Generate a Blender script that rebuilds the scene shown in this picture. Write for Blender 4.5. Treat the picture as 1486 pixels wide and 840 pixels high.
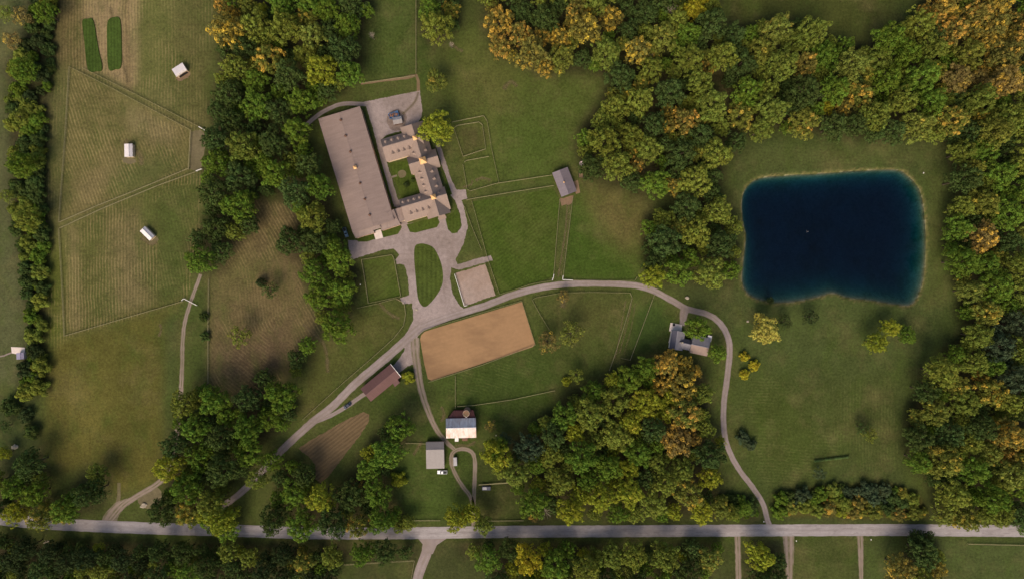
import bpy, bmesh, math, random
import numpy as np
from mathutils import Vector, Matrix, Quaternion

for o in list(bpy.data.objects): bpy.data.objects.remove(o)
SC = bpy.context.scene
COL = SC.collection
S = 0.4            # metres of ground for each photo pixel
H = 340.0          # flying height of the camera

# ------------------------------------------------------------------ camera, sky, sun, exposure
cam_d = bpy.data.cameras.new('camera'); cam = bpy.data.objects.new('camera', cam_d); COL.objects.link(cam)
cam.location = (0, 0, H); cam.rotation_euler = (0, 0, 0)
cam_d.sensor_width = 36.0; cam_d.lens = 36.0*H/(1486*S); cam_d.clip_start = 1.0; cam_d.clip_end = 8000
SC.camera = cam
SUN_EL = math.radians(45); SUN_AZ = math.atan2(-0.34, -0.94)      # azimuth measured from +Y towards +X
sun_vec = Vector((math.sin(SUN_AZ)*math.cos(SUN_EL), math.cos(SUN_AZ)*math.cos(SUN_EL), math.sin(SUN_EL)))
w = bpy.data.worlds.new('World'); SC.world = w; w.use_nodes = True
nt = w.node_tree; bg = nt.nodes['Background']
sky = nt.nodes.new('ShaderNodeTexSky'); sky.sky_type = 'NISHITA'; sky.sun_disc = False
sky.sun_elevation = SUN_EL; sky.sun_rotation = SUN_AZ; sky.air_density = 1.0; sky.dust_density = 4.0; sky.ozone_density = 0.5
nt.links.new(sky.outputs[0], bg.inputs[0]); bg.inputs[1].default_value = 0.128
sl = bpy.data.lights.new('sun', 'SUN'); sl.energy = 2.5; sl.angle = math.radians(36); sl.color = (1.0, 0.84, 0.66)
so = bpy.data.objects.new('sun', sl); COL.objects.link(so); so.location = (0, 0, 300)
so.rotation_mode = 'QUATERNION'; so.rotation_quaternion = sun_vec.to_track_quat('Z', 'Y')
vs = SC.view_settings; vs.view_transform = 'Standard'; vs.look = 'None'; vs.gamma = 1.0; vs.use_curve_mapping = False
vs.exposure = 0.48

# ------------------------------------------------------------------ helpers
rng = random.Random(7); nrng = np.random.default_rng(11)
def W(px, py, z=0.0):
    k = (H - z)/H
    return Vector(((px-743)*S*k, (420-py)*S*k, z))
def lin(c):
    return tuple(((v/255)/12.92 if v/255 <= 0.04045 else ((v/255+0.055)/1.055)**2.4) for v in c)
def tag(o, label=None, cat=None, group=None, kind=None):
    if label: o['label'] = label
    if cat: o['category'] = cat
    if group: o['group'] = group
    if kind: o['kind'] = kind
    return o
def empty(name, loc, label, cat, group=None, rz=0.0):
    o = bpy.data.objects.new(name, None); COL.objects.link(o); o.location = loc; o.rotation_euler = (0, 0, rz)
    o.empty_display_size = 0.5
    return tag(o, label, cat, group)
def mesh_obj(name, verts, faces, mat, parent=None, smooth=False, world=True):
    """a mesh object; world=True: verts are world coordinates even under a parent that only translates/rotates about z"""
    me = bpy.data.meshes.new(name); me.from_pydata([tuple(v) for v in verts], [], faces); me.update()
    o = bpy.data.objects.new(name, me); COL.objects.link(o)
    if mat: me.materials.append(mat)
    if smooth: me.polygons.foreach_set('use_smooth', [True]*len(me.polygons))
    if parent:
        o.parent = parent
        if world:
            m = Matrix.Translation(parent.location) @ Matrix.Rotation(parent.rotation_euler.z, 4, 'Z')
            me.transform(m.inverted())
    return o
class MB:
    def __init__(s): s.v = []; s.f = []
    def add(s, vs, fs):
        n = len(s.v); s.v += [tuple(v) for v in vs]; s.f += [tuple(i+n for i in f) for f in fs]; return s
    def box(s, x0, x1, y0, y1, z0, z1, M=None, taper=1.0):
        cx, cy = (x0+x1)/2, (y0+y1)/2
        q = [(x0,y0,z0),(x1,y0,z0),(x1,y1,z0),(x0,y1,z0)]
        q += [(cx+(x-cx)*taper, cy+(y-cy)*taper, z1) for x, y, _ in q]
        if M is not None: q = [M @ Vector(p) for p in q]
        return s.add(q, [(3,2,1,0),(4,5,6,7),(0,1,5,4),(1,2,6,5),(2,3,7,6),(3,0,4,7)])
    def bar(s, a, b, wd, ht):
        a = Vector(a); b = Vector(b); d = (b-a)
        if d.length < 1e-4: return s
        d.normalize(); n = Vector((-d.y, d.x, 0))
        if n.length < 1e-4: n = Vector((1, 0, 0))
        n.normalize(); u = d.cross(n); n *= wd/2; u *= ht/2
        return s.add([a-n-u, a+n-u, a+n+u, a-n+u, b-n-u, b+n-u, b+n+u, b-n+u],
                     [(0,1,2,3),(7,6,5,4),(0,4,5,1),(1,5,6,2),(2,6,7,3),(3,7,4,0)])
    def tube(s, pts, radii, n=7):
        base = len(s.v)
        for i, p in enumerate(pts):
            p = Vector(p); d = Vector(pts[min(i+1, len(pts)-1)]) - Vector(pts[max(i-1, 0)]); d.normalize()
            a = d.orthogonal().normalized(); b = d.cross(a)
            for k in range(n):
                t = 2*math.pi*k/n; s.v.append(tuple(p + (a*math.cos(t) + b*math.sin(t))*radii[i]))
        for i in range(len(pts)-1):
            for k in range(n):
                s.f.append((base+i*n+k, base+i*n+(k+1) % n, base+(i+1)*n+(k+1) % n, base+(i+1)*n+k))
        s.f.append(tuple(base+k for k in range(n))[::-1]); s.f.append(tuple(base+(len(pts)-1)*n+k for k in range(n)))
        return s
    def lathe(s, c, prof, n=20):
        base = len(s.v); c = Vector(c)
        for r, z in prof:
            for k in range(n):
                t = 2*math.pi*k/n; s.v.append((c.x+r*math.cos(t), c.y+r*math.sin(t), c.z+z))
        for i in range(len(prof)-1):
            for k in range(n):
                s.f.append((base+i*n+k, base+i*n+(k+1) % n, base+(i+1)*n+(k+1) % n, base+(i+1)*n+k))
        s.f.append(tuple(base+(len(prof)-1)*n+k for k in range(n)))
        return s
    def build(s, name, mat, parent=None, smooth=False, world=True): return mesh_obj(name, s.v, s.f, mat, parent, smooth, world)

# ------------------------------------------------------------------ materials
class NT:
    def __init__(s, name):
        s.m = bpy.data.materials.new(name); s.m.use_nodes = True; s.t = s.m.node_tree
        s.b = s.t.nodes['Principled BSDF']; s.out = s.t.nodes['Material Output']
    def n(s, typ, **kw):
        o = s.t.nodes.new(typ)
        for k, v in kw.items(): setattr(o, k, v)
        return o
    def L(s, a, b): s.t.links.new(a, b)
    def val(s, x, sock):
        if hasattr(x, 'is_output'): s.L(x, sock)
        else: sock.default_value = x
    def math(s, op, a, b=0.0, c=0.0):
        o = s.n('ShaderNodeMath', operation=op); s.val(a, o.inputs[0]); s.val(b, o.inputs[1]); s.val(c, o.inputs[2]); return o.outputs[0]
    def mix(s, f, a, b, mode='MIX'):
        o = s.n('ShaderNodeMix', data_type='RGBA', blend_type=mode); s.val(f, o.inputs[0])
        s.val(a if hasattr(a, 'is_output') else (*a, 1)[:4], o.inputs[6]); s.val(b if hasattr(b, 'is_output') else (*b, 1)[:4], o.inputs[7])
        return o.outputs[2]
    def noise(s, scale, detail=4.0, rough=0.55, vec=None, dist=0.0):
        o = s.n('ShaderNodeTexNoise'); o.inputs['Scale'].default_value = scale; o.inputs['Detail'].default_value = detail
        o.inputs['Roughness'].default_value = rough; o.inputs['Distortion'].default_value = dist
        if vec is not None: s.L(vec, o.inputs['Vector'])
        return o.outputs['Fac']
    def ramp(s, f, lo, hi):
        o = s.n('ShaderNodeMapRange'); o.clamp = True; s.val(f, o.inputs[0]); o.inputs[1].default_value = lo; o.inputs[2].default_value = hi
        return o.outputs[0]
    def pos(s, sc=(1, 1, 1), rz=0.0):
        g = s.n('ShaderNodeNewGeometry'); m = s.n('ShaderNodeMapping'); s.L(g.outputs['Position'], m.inputs[0])
        m.inputs['Scale'].default_value = sc; m.inputs['Rotation'].default_value = (0, 0, rz); return m.outputs[0]
    def uv(s, sc=(1, 1, 1)):
        a = s.n('ShaderNodeAttribute'); a.attribute_name = 'roofuv'; m = s.n('ShaderNodeMapping'); s.L(a.outputs['Vector'], m.inputs[0])
        m.inputs['Scale'].default_value = sc; return m.outputs[0]
    def bump(s, h, dist=0.05, st=1.0):
        o = s.n('ShaderNodeBump'); o.inputs['Strength'].default_value = st; o.inputs['Distance'].default_value = dist
        s.L(h, o.inputs['Height']); s.L(o.outputs[0], s.b.inputs['Normal'])
    def fin(s, col, rough=0.85, spec=0.2, metal=0.0):
        s.val(col if hasattr(col, 'is_output') else (*col, 1)[:4], s.b.inputs['Base Color'])
        s.val(rough, s.b.inputs['Roughness']); s.b.inputs['Specular IOR Level'].default_value = spec; s.b.inputs['Metallic'].default_value = metal
        return s.m
def vary(t, col, amt=0.3, scales=((0.05, .5), (0.35, .6), (1.6, .8)), tint=None, tf=0.5):
    """multiply a colour by several octaves of world-space noise; optional patchy tint"""
    c = col
    if tint is not None:
        f = t.ramp(t.noise(0.03, 5, 0.6, t.pos()), 0.42, 0.66)
        c = t.mix(t.math('MULTIPLY', f, tf), c, tint)
    acc = None
    for sc, k in scales:
        n = t.math('MULTIPLY', t.math('SUBTRACT', t.noise(sc, 3, 0.6, t.pos()), 0.5), k*amt*4)
        acc = n if acc is None else t.math('ADD', acc, n)
    m = t.math('MAXIMUM', t.math('ADD', acc, 1.0), 0.25)
    cmb = t.n('ShaderNodeCombineColor')
    for i in range(3): t.L(m, cmb.inputs[i])
    return t.mix(1.0, c, cmb.outputs[0], 'MULTIPLY')

def m_plain(name, c, rough=0.7, amt=0.12, metal=0.0, spec=0.3):
    t = NT(name); return t.fin(vary(t, lin(c), amt, ((0.6, .6), (3.0, .6))), rough, spec, metal)
def m_grass(name, c, c2, theta=None, lam=2.2, amp=0.16):
    t = NT(name); col = vary(t, lin(c), 0.30, ((0.05, .5), (0.2, .5), (0.8, .8), (2.6, .9)), tint=lin(c2), tf=0.8)
    if theta is not None:
        g = t.n('ShaderNodeTexWave', wave_type='BANDS', bands_direction='X'); t.L(t.pos((1, 1, 1), theta), g.inputs[0])
        g.inputs['Scale'].default_value = 0.314/lam*1.0; g.inputs['Distortion'].default_value = 1.2; g.inputs['Detail'].default_value = 2.0
        g.inputs['Detail Scale'].default_value = 0.6
        f = t.math('MULTIPLY', t.math('SUBTRACT', g.outputs['Fac'], 0.5), amp*2)
        hs = t.n('ShaderNodeHueSaturation'); t.L(t.math('ADD', f, 1.0), hs.inputs['Value']); t.L(col, hs.inputs['Color']); col = hs.outputs[0]
    t.bump(t.noise(2.5, 4, 0.7, t.pos()), 0.25, 0.6)
    return t.fin(col, 0.95, 0.05)
def m_gravel(name, c, c2, amt=0.16, tracks=0.0, track_col=None, crack=0.0):
    t = NT(name); col = vary(t, lin(c), amt, ((0.08, .5), (0.5, .8), (2.2, .8)), tint=lin(c2), tf=0.7)
    if tracks:
        a = t.n('ShaderNodeAttribute'); a.attribute_name = 'across'
        d = t.math('ABSOLUTE', t.math('SUBTRACT', t.math('ABSOLUTE', a.outputs['Fac']), 0.45))
        nz = t.noise(0.25, 3, 0.6, t.pos())
        f = t.math('MULTIPLY', t.ramp(d, 0.12, 0.34), t.ramp(nz, 0.3, 0.6))
        col = t.mix(t.math('MULTIPLY', f, tracks), col, lin(track_col))
    if crack:
        cr = t.ramp(t.noise(1.0, 5, 0.75, t.pos((0.05, 1.3, 1), 0.0)), 0.56, 0.68)
        pt = t.ramp(t.noise(1.0, 4, 0.7, t.pos((0.12, 0.5, 1), 0.0)), 0.56, 0.62)
        col = t.mix(t.math('MULTIPLY', t.math('MAXIMUM', cr, t.math('MULTIPLY', pt, .6)), crack), col, lin((88,80,76)))
    t.bump(t.noise(5.0, 3, 0.7, t.pos()), 0.06, 0.6)
    return t.fin(col, 0.95, 0.1)
def m_roof(name, c, c2, seam=0.0, metal=0.0, rough=0.6, streak=0.25, rust=None, rustf=0.5):
    t = NT(name); col = lin(c)
    st = t.noise(1.0, 4, 0.6, t.uv((0.9, 0.10, 1)))
    col = t.mix(t.math('MULTIPLY', t.ramp(st, 0.35, 0.7), streak), col, lin(c2))
    if rust is not None:
        r = t.noise(1.0, 5, 0.65, t.uv((0.45, 0.12, 1)), 0.3)
        r2 = t.noise(1.0, 5, 0.65, t.uv((2.0, 0.6, 1)))
        f = t.ramp(t.math('ADD', t.math('MULTIPLY', r, 0.75), t.math('MULTIPLY', r2, 0.25)), 0.46, 0.60)
        col = t.mix(t.math('MULTIPLY', f, rustf), col, lin(rust))
    col = vary(t, col, 0.10, ((0.2, .6), (1.3, .7), (4.0, .7)))
    if seam:
        sp = t.n('ShaderNodeSeparateXYZ'); t.L(t.uv(), sp.inputs[0])
        fr = t.math('FRACT', t.math('MULTIPLY', sp.outputs[0], 1/seam))
        h = t.ramp(t.math('ABSOLUTE', t.math('SUBTRACT', fr, 0.5)), 0.44, 0.48); t.bump(h, 0.06, 0.9)
    else:
        sp = t.n('ShaderNodeSeparateXYZ'); t.L(t.uv(), sp.inputs[0])
        fr = t.math('FRACT', t.math('MULTIPLY', sp.outputs[1], 1/0.35))
        t.bump(t.math('ADD', fr, t.noise(3.0, 3, .6, t.pos())), 0.05, 0.6)
    return t.fin(col, rough, 0.35, metal)
M = {}
M['gravel'] = m_gravel('yard gravel', (134,121,116), (106,93,84), 0.24)
M['drive'] = m_gravel('drive gravel', (132,120,116), (110,98,90), 0.2, 0.4, (100,90,74))
M['drive_faint'] = m_gravel('worn gravel track', (124,110,100), (104,93,78), 0.15, 0.75, (78,78,44))
M['road'] = m_gravel('worn chip-sealed road', (144,137,135), (118,111,109), 0.15, 0.45, (122,114,112), 0.55)
M['dirt'] = m_gravel('bare dirt', (112,92,72), (98,84,60), 0.2)
M['worn'] = m_gravel('trampled ground', (94,86,64), (84,80,52), 0.25)
M['sand'] = m_gravel('riding sand', (166,131,98), (156,120,88), 0.07)
def m_sand():
    t = NT('raked riding sand'); col = vary(t, lin((137,108,78)), 0.08, ((0.08, .5), (0.5, .8), (2.2, .9)))
    sm = t.ramp(t.noise(0.035, 4, 0.6, t.pos((1, 2.2, 1), math.radians(-17))), 0.46, 0.68)
    col = t.mix(t.math('MULTIPLY', sm, 0.8), col, lin((110,86,63)))
    g = t.n('ShaderNodeTexWave', wave_type='BANDS', bands_direction='Y'); t.L(t.pos((1, 1, 1), math.radians(-17)), g.inputs[0])
    g.inputs['Scale'].default_value = 0.314/2.4; g.inputs['Distortion'].default_value = 2.5; g.inputs['Detail'].default_value = 3; g.inputs['Detail Scale'].default_value = .4
    col = t.mix(t.math('MULTIPLY', t.math('MULTIPLY', g.outputs['Fac'], t.ramp(t.noise(.06, 3, .5, t.pos()), .35, .65)), 0.22), col, lin((114,90,66)))
    t.bump(t.noise(3.0, 4, .7, t.pos()), .12, .7); return t.fin(col, .95, .05)
M['sand'] = m_sand()
M['pen'] = m_gravel('grey pen sand', (138,122,112), (128,106,90), 0.18)
M['lawn'] = m_grass('mown lawn', (56,68,24), (66,74,30), 0.0, 2.0, 0.06)
M['lawn_oval'] = m_grass('striped lawn of the oval', (58,68,28), (64,74,28), 0.0, 2.6, 0.11)
M['paddock'] = m_grass('paddock turf', (56,70,24), (72,76,36), 0.9, 2.0, 0.06)
M['crop'] = m_grass('green cover crop', (52,68,26), (60,74,30), 0.0, 1.8, 0.12)
M['bark'] = m_plain('bark', (70,58,46), 0.95, 0.2)
M['wood'] = m_plain('weathered fence wood', (128,120,88), 0.9, 0.2)
M['white_rail'] = m_plain('white painted rail', (205,200,192), 0.5, 0.08)
M['cream_wall'] = m_plain('cream wall boards', (196,172,142), 0.8, 0.08)
M['tan_wall'] = m_plain('tan wall boards', (168,138,112), 0.8, 0.08)
M['white_wall'] = m_plain('white wall boards', (205,198,188), 0.7, 0.08)
M['red_wall'] = m_plain('dark red barn boards', (92,44,40), 0.9, 0.18)
M['brown_wall'] = m_plain('brown boards', (92,66,52), 0.9, 0.15)
M['stone'] = m_plain('rough stone', (150,138,120), 0.95, 0.3)
M['silo'] = m_plain('stained silo staves', (134,114,98), .95, .35)
M['concrete'] = m_plain('concrete', (192,178,168), 0.9, 0.15)
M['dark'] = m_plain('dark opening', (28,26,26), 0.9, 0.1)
M['glass'] = m_plain('window glass', (34,40,48), 0.12, 0.05, 0.0, 0.5)
M['rubber'] = m_plain('tyre rubber', (24,24,25), 0.9, 0.1)
M['white_paint'] = m_plain('white car paint', (215,215,215), 0.3, 0.03, 0.0, 0.5)
M['navy_paint'] = m_plain('dark blue car paint', (38,44,62), 0.3, 0.05, 0.0, 0.5)
M['teal_paint'] = m_plain('teal car paint', (74,100,112), 0.3, 0.05, 0.0, 0.5)
M['blue_paint'] = m_plain('blue painted steel', (70,104,142), 0.5, 0.15)
M['grey_metal'] = m_plain('grey sheet metal', (140,138,140), 0.5, 0.15, 0.3)
M['black_metal'] = m_plain('black steel', (30,30,32), 0.6, 0.1)
M['junk'] = m_plain('rusty scrap', (122,88,68), 0.9, 0.3)
M['stock'] = m_plain('galvanised pink-grey tank', (168,150,150), 0.5, 0.1)
M['copper'] = (lambda t: t.fin(vary(t, lin((230,180,122)), 0.10, ((1.5, .6), (5, .6))), 0.35, 0.5, 0.2))(NT('bright copper'))
M['arena_roof'] = m_roof('taupe metal roof', (127,109,100), (106,90,82), 0.6, 0.0, 0.6, 0.55)
M['stable_roof'] = m_roof('stable shingles', (132,114,103), (112,97,88), 0.0, 0.0, 0.85, 0.35)
M['shed_roof'] = m_roof('grey-purple seamed metal', (112,102,106), (92,84,88), 0.5, 0.1, 0.55, 0.5)
M['barn_n'] = m_roof('weathered galvanised sheets', (190,190,194), (150,150,158), 0.8, 0.0, 0.6, 0.7, (128,100,86), 0.5)  # rusty tin, with the shade of the north slope put into a cooler tone
M['barn_s'] = m_roof('rust-streaked galvanised sheets', (200,195,190), (180,164,150), 0.8, 0.0, 0.6, 0.5, (176,128,96), 0.6)  # same rusty tin, lighter and warmer: sunlight of the south slope put into the colour
M['red_roof'] = m_roof('red-brown barn roof', (96,68,64), (80,54,52), 0.9, 0.0, 0.7, 0.5)
M['lean_roof'] = m_roof('dark red lean-to roof', (82,46,44), (60,36,36), 0.9, 0.0, 0.8, 0.6)
M['garage_roof'] = m_roof('grey-brown steel roof', (126,119,116), (116,108,104), 0.7, 0.0, 0.55, 0.25)
M['white_roof'] = m_roof('white steel roof', (200,192,190), (188,178,176), 0.8, 0.0, 0.5, 0.3)
M['slate_roof'] = m_roof('dark blue-grey shingles', (84,82,92), (66,64,76), 0.0, 0.0, 0.85, 0.5)
M['light_slate'] = m_roof('blue-grey shingles', (124,120,124), (106,102,110), 0.0, 0.0, 0.85, 0.4)
M['lit_tan_roof'] = m_roof('shingles in sunlit tan', (134,116,106), (122,104,94), 0.0, 0.0, 0.85, 0.4)  # sunlit copy of the blue-grey shingles, warm light put into the colour
M['violet_roof'] = m_roof('violet-grey steel roof', (132,126,146), (118,112,132), 0.6, 0.1, 0.5, 0.3)

class _A: pass
def foliage(attr=False):
    t = NT('leaves of the thick of the woods' if attr else 'leaves'); oi = t.n('ShaderNodeObjectInfo')
    if attr:
        a_ = t.n('ShaderNodeAttribute'); a_.attribute_name = 'tint'; r_ = t.n('ShaderNodeAttribute'); r_.attribute_name = 'seed'
        oi = _A(); oi.outputs = {'Color': a_.outputs['Color'], 'Alpha': a_.outputs['Alpha'], 'Random': r_.outputs['Fac']}
    tc = t.n('ShaderNodeTexCoord'); at = t.n('ShaderNodeAttribute'); at.attribute_name = 'clump'
    # offset the pattern per tree
    mp = t.n('ShaderNodeVectorMath', operation='ADD'); t.L(tc.outputs['Object'], mp.inputs[0])
    cb = t.n('ShaderNodeCombineXYZ')
    for i in range(3): t.L(t.math('MULTIPLY', oi.outputs['Random'], 37.0+i*13), cb.inputs[i])
    t.L(cb.outputs[0], mp.inputs[1])
    n1 = t.noise(1.1, 3, 0.6, mp.outputs[0]); n2 = t.noise(5.0, 3, 0.6, mp.outputs[0])
    thr = t.math('SUBTRACT', 0.98, t.math('MULTIPLY', oi.outputs['Alpha'], 0.78))
    mixv = t.math('ADD', t.math('ADD', t.math('MULTIPLY', n1, 0.42), t.math('MULTIPLY', n2, 0.13)), t.math('MULTIPLY', at.outputs['Fac'], 0.45))
    f = t.n('ShaderNodeMapRange'); f.clamp = True; t.L(t.math('SUBTRACT', mixv, thr), f.inputs[0]); f.inputs[1].default_value = -0.07; f.inputs[2].default_value = 0.07
    # autumn colour runs from yellow to orange from tree to tree
    aut = t.mix(oi.outputs['Random'], lin((178,152,58)), lin((174,132,62)))
    col = t.mix(f.outputs[0], oi.outputs['Color'], aut)
    # clump to clump: hue and value
    hs = t.n('ShaderNodeHueSaturation'); t.L(col, hs.inputs['Color'])
    t.L(t.math('ADD', 0.478, t.math('MULTIPLY', at.outputs['Fac'], 0.03)), hs.inputs['Hue'])
    t.L(t.math('ADD', 0.62, t.math('MULTIPLY', t.math('ADD', at.outputs['Fac'], n2), 0.42)), hs.inputs['Value'])
    d = t.n('ShaderNodeBsdfDiffuse'); tr = t.n('ShaderNodeBsdfTranslucent'); mx = t.n('ShaderNodeMixShader'); mx.inputs[0].default_value = 0.22
    t.L(hs.outputs[0], d.inputs[0]); t.L(hs.outputs[0], tr.inputs[0]); t.L(d.outputs[0], mx.inputs[1]); t.L(tr.outputs[0], mx.inputs[2])
    t.L(mx.outputs[0], t.out.inputs[0]); t.t.nodes.remove(t.b)
    return t.m
M['leaf'] = foliage(); M['leaf_mass'] = foliage(True)

# ------------------------------------------------------------------ outlines of the woods (photo pixels at crown height)
WOODS = {
 'wood left of the riding hall': [(312,-25),(545,-25),(540,20),(530,50),(527,90),(520,115),(500,132),(480,146),(455,165),(447,185),(452,215),(468,245),(476,270),(483,300),(492,325),(492,345),(503,372),(523,388),(524,405),(515,440),(510,465),(500,488),(480,493),(465,480),(452,440),(440,410),(432,380),(405,360),(402,340),(436,322),(425,305),(400,285),(380,280),(370,300),(375,330),(335,350),(330,390),(300,400),(278,385),(270,355),(290,330),(300,300),(292,265),(296,215),(310,190),(300,160),(315,110),(318,60)],
 'thicket under the brown field': [(445,490),(465,500),(455,520),(432,547),(416,537),(425,515)],
 'wood beside the field track': [(252,590),(275,562),(315,560),(342,592),(360,560),(372,540),(405,537),(430,565),(432,590),(420,615),(400,632),(375,645),(368,680),(350,697),(335,706),(330,740),(345,775),(312,776),(290,757),(240,757),(220,750),(225,720),(240,705),(230,670),(245,640),(250,615)],
 'wood below the tilled strip': [(397,685),(425,668),(450,675),(458,698),(476,710),(502,696),(520,666),(545,628),(565,602),(598,607),(600,625),(590,650),(570,670),(560,700),(565,730),(587,745),(590,765),(570,778),(520,772),(480,782),(440,772),(420,770),(388,772),(385,740),(400,715),(397,690)],
 'copse at the lower left': [(-25,675),(20,692),(48,645),(68,655),(72,722),(95,725),(125,682),(150,672),(162,700),(160,725),(140,742),(100,752),(60,762),(20,752),(-25,745)],
 'wood under the road, lower left': [(-25,772),(60,786),(150,789),(250,790),(330,790),(410,792),(470,792),(560,790),(608,792),(610,806),(560,810),(500,813),(482,865),(-25,865)],
 'hedgerow down the left edge': [(46,-25),(86,-25),(78,60),(76,130),(68,210),(66,260),(72,330),(72,420),(66,480),(40,482),(36,440),(34,400),(18,330),(14,230),(10,130),(10,90),(34,60)],
 'bushes by the violet shed': [(40,478),(64,478),(68,530),(68,572),(30,576),(26,535),(40,515)],
 'wood above the pond': [(1085,34),(1110,30),(1185,30),(1200,55),(1250,65),(1290,40),(1330,20),(1345,-25),(1511,-25),(1511,215),(1400,212),(1370,205),(1330,205),(1255,205),(1185,195),(1120,195),(1090,205),(1060,190),(1050,120)],
 'wood at top centre': [(697,-25),(1045,-25),(1040,28),(1085,36),(1050,120),(1060,190),(1085,210),(1060,235),(1045,270),(1055,300),(1074,330),(1074,370),(1064,412),(1000,410),(965,412),(945,395),(935,375),(930,340),(945,310),(985,300),(975,280),(930,285),(890,270),(850,258),(835,228),(832,200),(860,160),(878,130),(872,110),(840,105),(790,110),(750,95),(720,80),(700,50)],
 'wood along the right edge': [(1382,205),(1511,212),(1511,775),(1370,762),(1350,745),(1360,710),(1335,690),(1312,660),(1312,620),(1327,570),(1342,540),(1362,510),(1395,490),(1390,420),(1370,360),(1370,330),(1385,290),(1377,240)],
 'wood below the house': [(715,640),(760,622),(790,602),(830,568),(890,542),(905,522),(940,512),(975,512),(1008,522),(1030,560),(1030,620),(1048,650),(1043,680),(1043,720),(1060,735),(1092,728),(1098,748),(1000,752),(900,752),(820,750),(780,760),(768,748),(750,720),(716,690),(706,660)],
 'belt under the road, bottom centre': [(662,786),(700,784),(760,788),(830,789),(900,792),(980,789),(1048,788),(1056,800),(1032,830),(1015,865),(722,865),(702,818),(672,806)],
 'clump under the road, lower right': [(1087,790),(1110,786),(1128,794),(1137,810),(1142,865),(1087,865)],
 'bushes left of the drive mouth': [(1040,718),(1094,722),(1101,750),(1040,752)],
 'scrub right of the long drive': [(1124,718),(1180,708),(1230,702),(1290,702),(1335,722),(1348,752),(1200,750),(1124,748)],
 'clump above the back yard': [(608,-25),(665,-25),(667,40),(640,70),(612,64),(606,40)],
 'clump at the bottom right': [(1322,770),(1345,770),(1365,800),(1370,865),(1290,865),(1288,812),(1310,800)],
}
POND = [(1114,257),(1155,254),(1194,252),(1247,248),(1301,247),(1317,255),(1329,267),(1337,282),(1342,313),(1344,357),(1341,403),(1334,427),(1323,442),(1301,442),(1264,436),(1231,432),(1209,425),(1191,430),(1157,437),(1124,440),(1110,437),(1092,431),(1081,420),(1077,405),(1079,380),(1083,343),(1079,323),(1077,300),(1079,282),(1087,268),(1100,260)]

def smooth_closed(pts, n=4):
    out = []; m = len(pts)
    for i in range(m):
        p0, p1, p2, p3 = [np.array(pts[(i+k-1) % m], float) for k in range(4)]
        for j in range(n):
            t = j/n; out.append(tuple(0.5*((2*p1)+(-p0+p2)*t+(2*p0-5*p1+4*p2-p3)*t*t+(-p0+3*p1-3*p2+p3)*t**3)))
    return out
def smooth_open(pts, step=6.0):
    P = [np.array(p, float) for p in pts]; P = [2*P[0]-P[1]] + P + [2*P[-1]-P[-2]]; out = []
    for i in range(1, len(P)-2):
        p0, p1, p2, p3 = P[i-1:i+3]; n = max(1, int(np.linalg.norm(p2-p1)/step))
        for j in range(n):
            t = j/n; out.append(0.5*((2*p1)+(-p0+p2)*t+(2*p0-5*p1+4*p2-p3)*t*t+(-p0+3*p1-3*p2+p3)*t**3))
    out.append(P[-2]); return [tuple(p) for p in out]
def inside(X, Y, poly):
    r = np.zeros(X.shape, bool); n = len(poly)
    for i in range(n):
        x1, y1 = poly[i]; x2, y2 = poly[(i+1) % n]
        if y1 == y2: continue
        c = ((y1 > Y) != (y2 > Y)) & (X < (x2-x1)*(Y-y1)/(y2-y1)+x1); r ^= c
    return r
def dist_poly(X, Y, poly):
    d = np.full(X.shape, 1e9); n = len(poly)
    for i in range(n):
        x1, y1 = poly[i]; x2, y2 = poly[(i+1) % n]; dx, dy = x2-x1, y2-y1; L = dx*dx+dy*dy+1e-9
        t = np.clip(((X-x1)*dx+(Y-y1)*dy)/L, 0, 1); d = np.minimum(d, np.hypot(X-x1-t*dx, Y-y1-t*dy))
    return d
def blur(a, k):
    for ax in (0, 1):
        for _ in range(2):
            p = np.pad(a, [(k, k) if i == ax else (0, 0) for i in range(2)], mode='edge'); c = np.cumsum(p, axis=ax)
            z = np.zeros_like(np.take(c, [0], axis=ax)); c = np.concatenate([z, c], axis=ax); n = a.shape[ax]
            a = (np.take(c, range(2*k+1, 2*k+1+n), axis=ax) - np.take(c, range(0, n), axis=ax))/(2*k+1)
    return a

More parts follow.
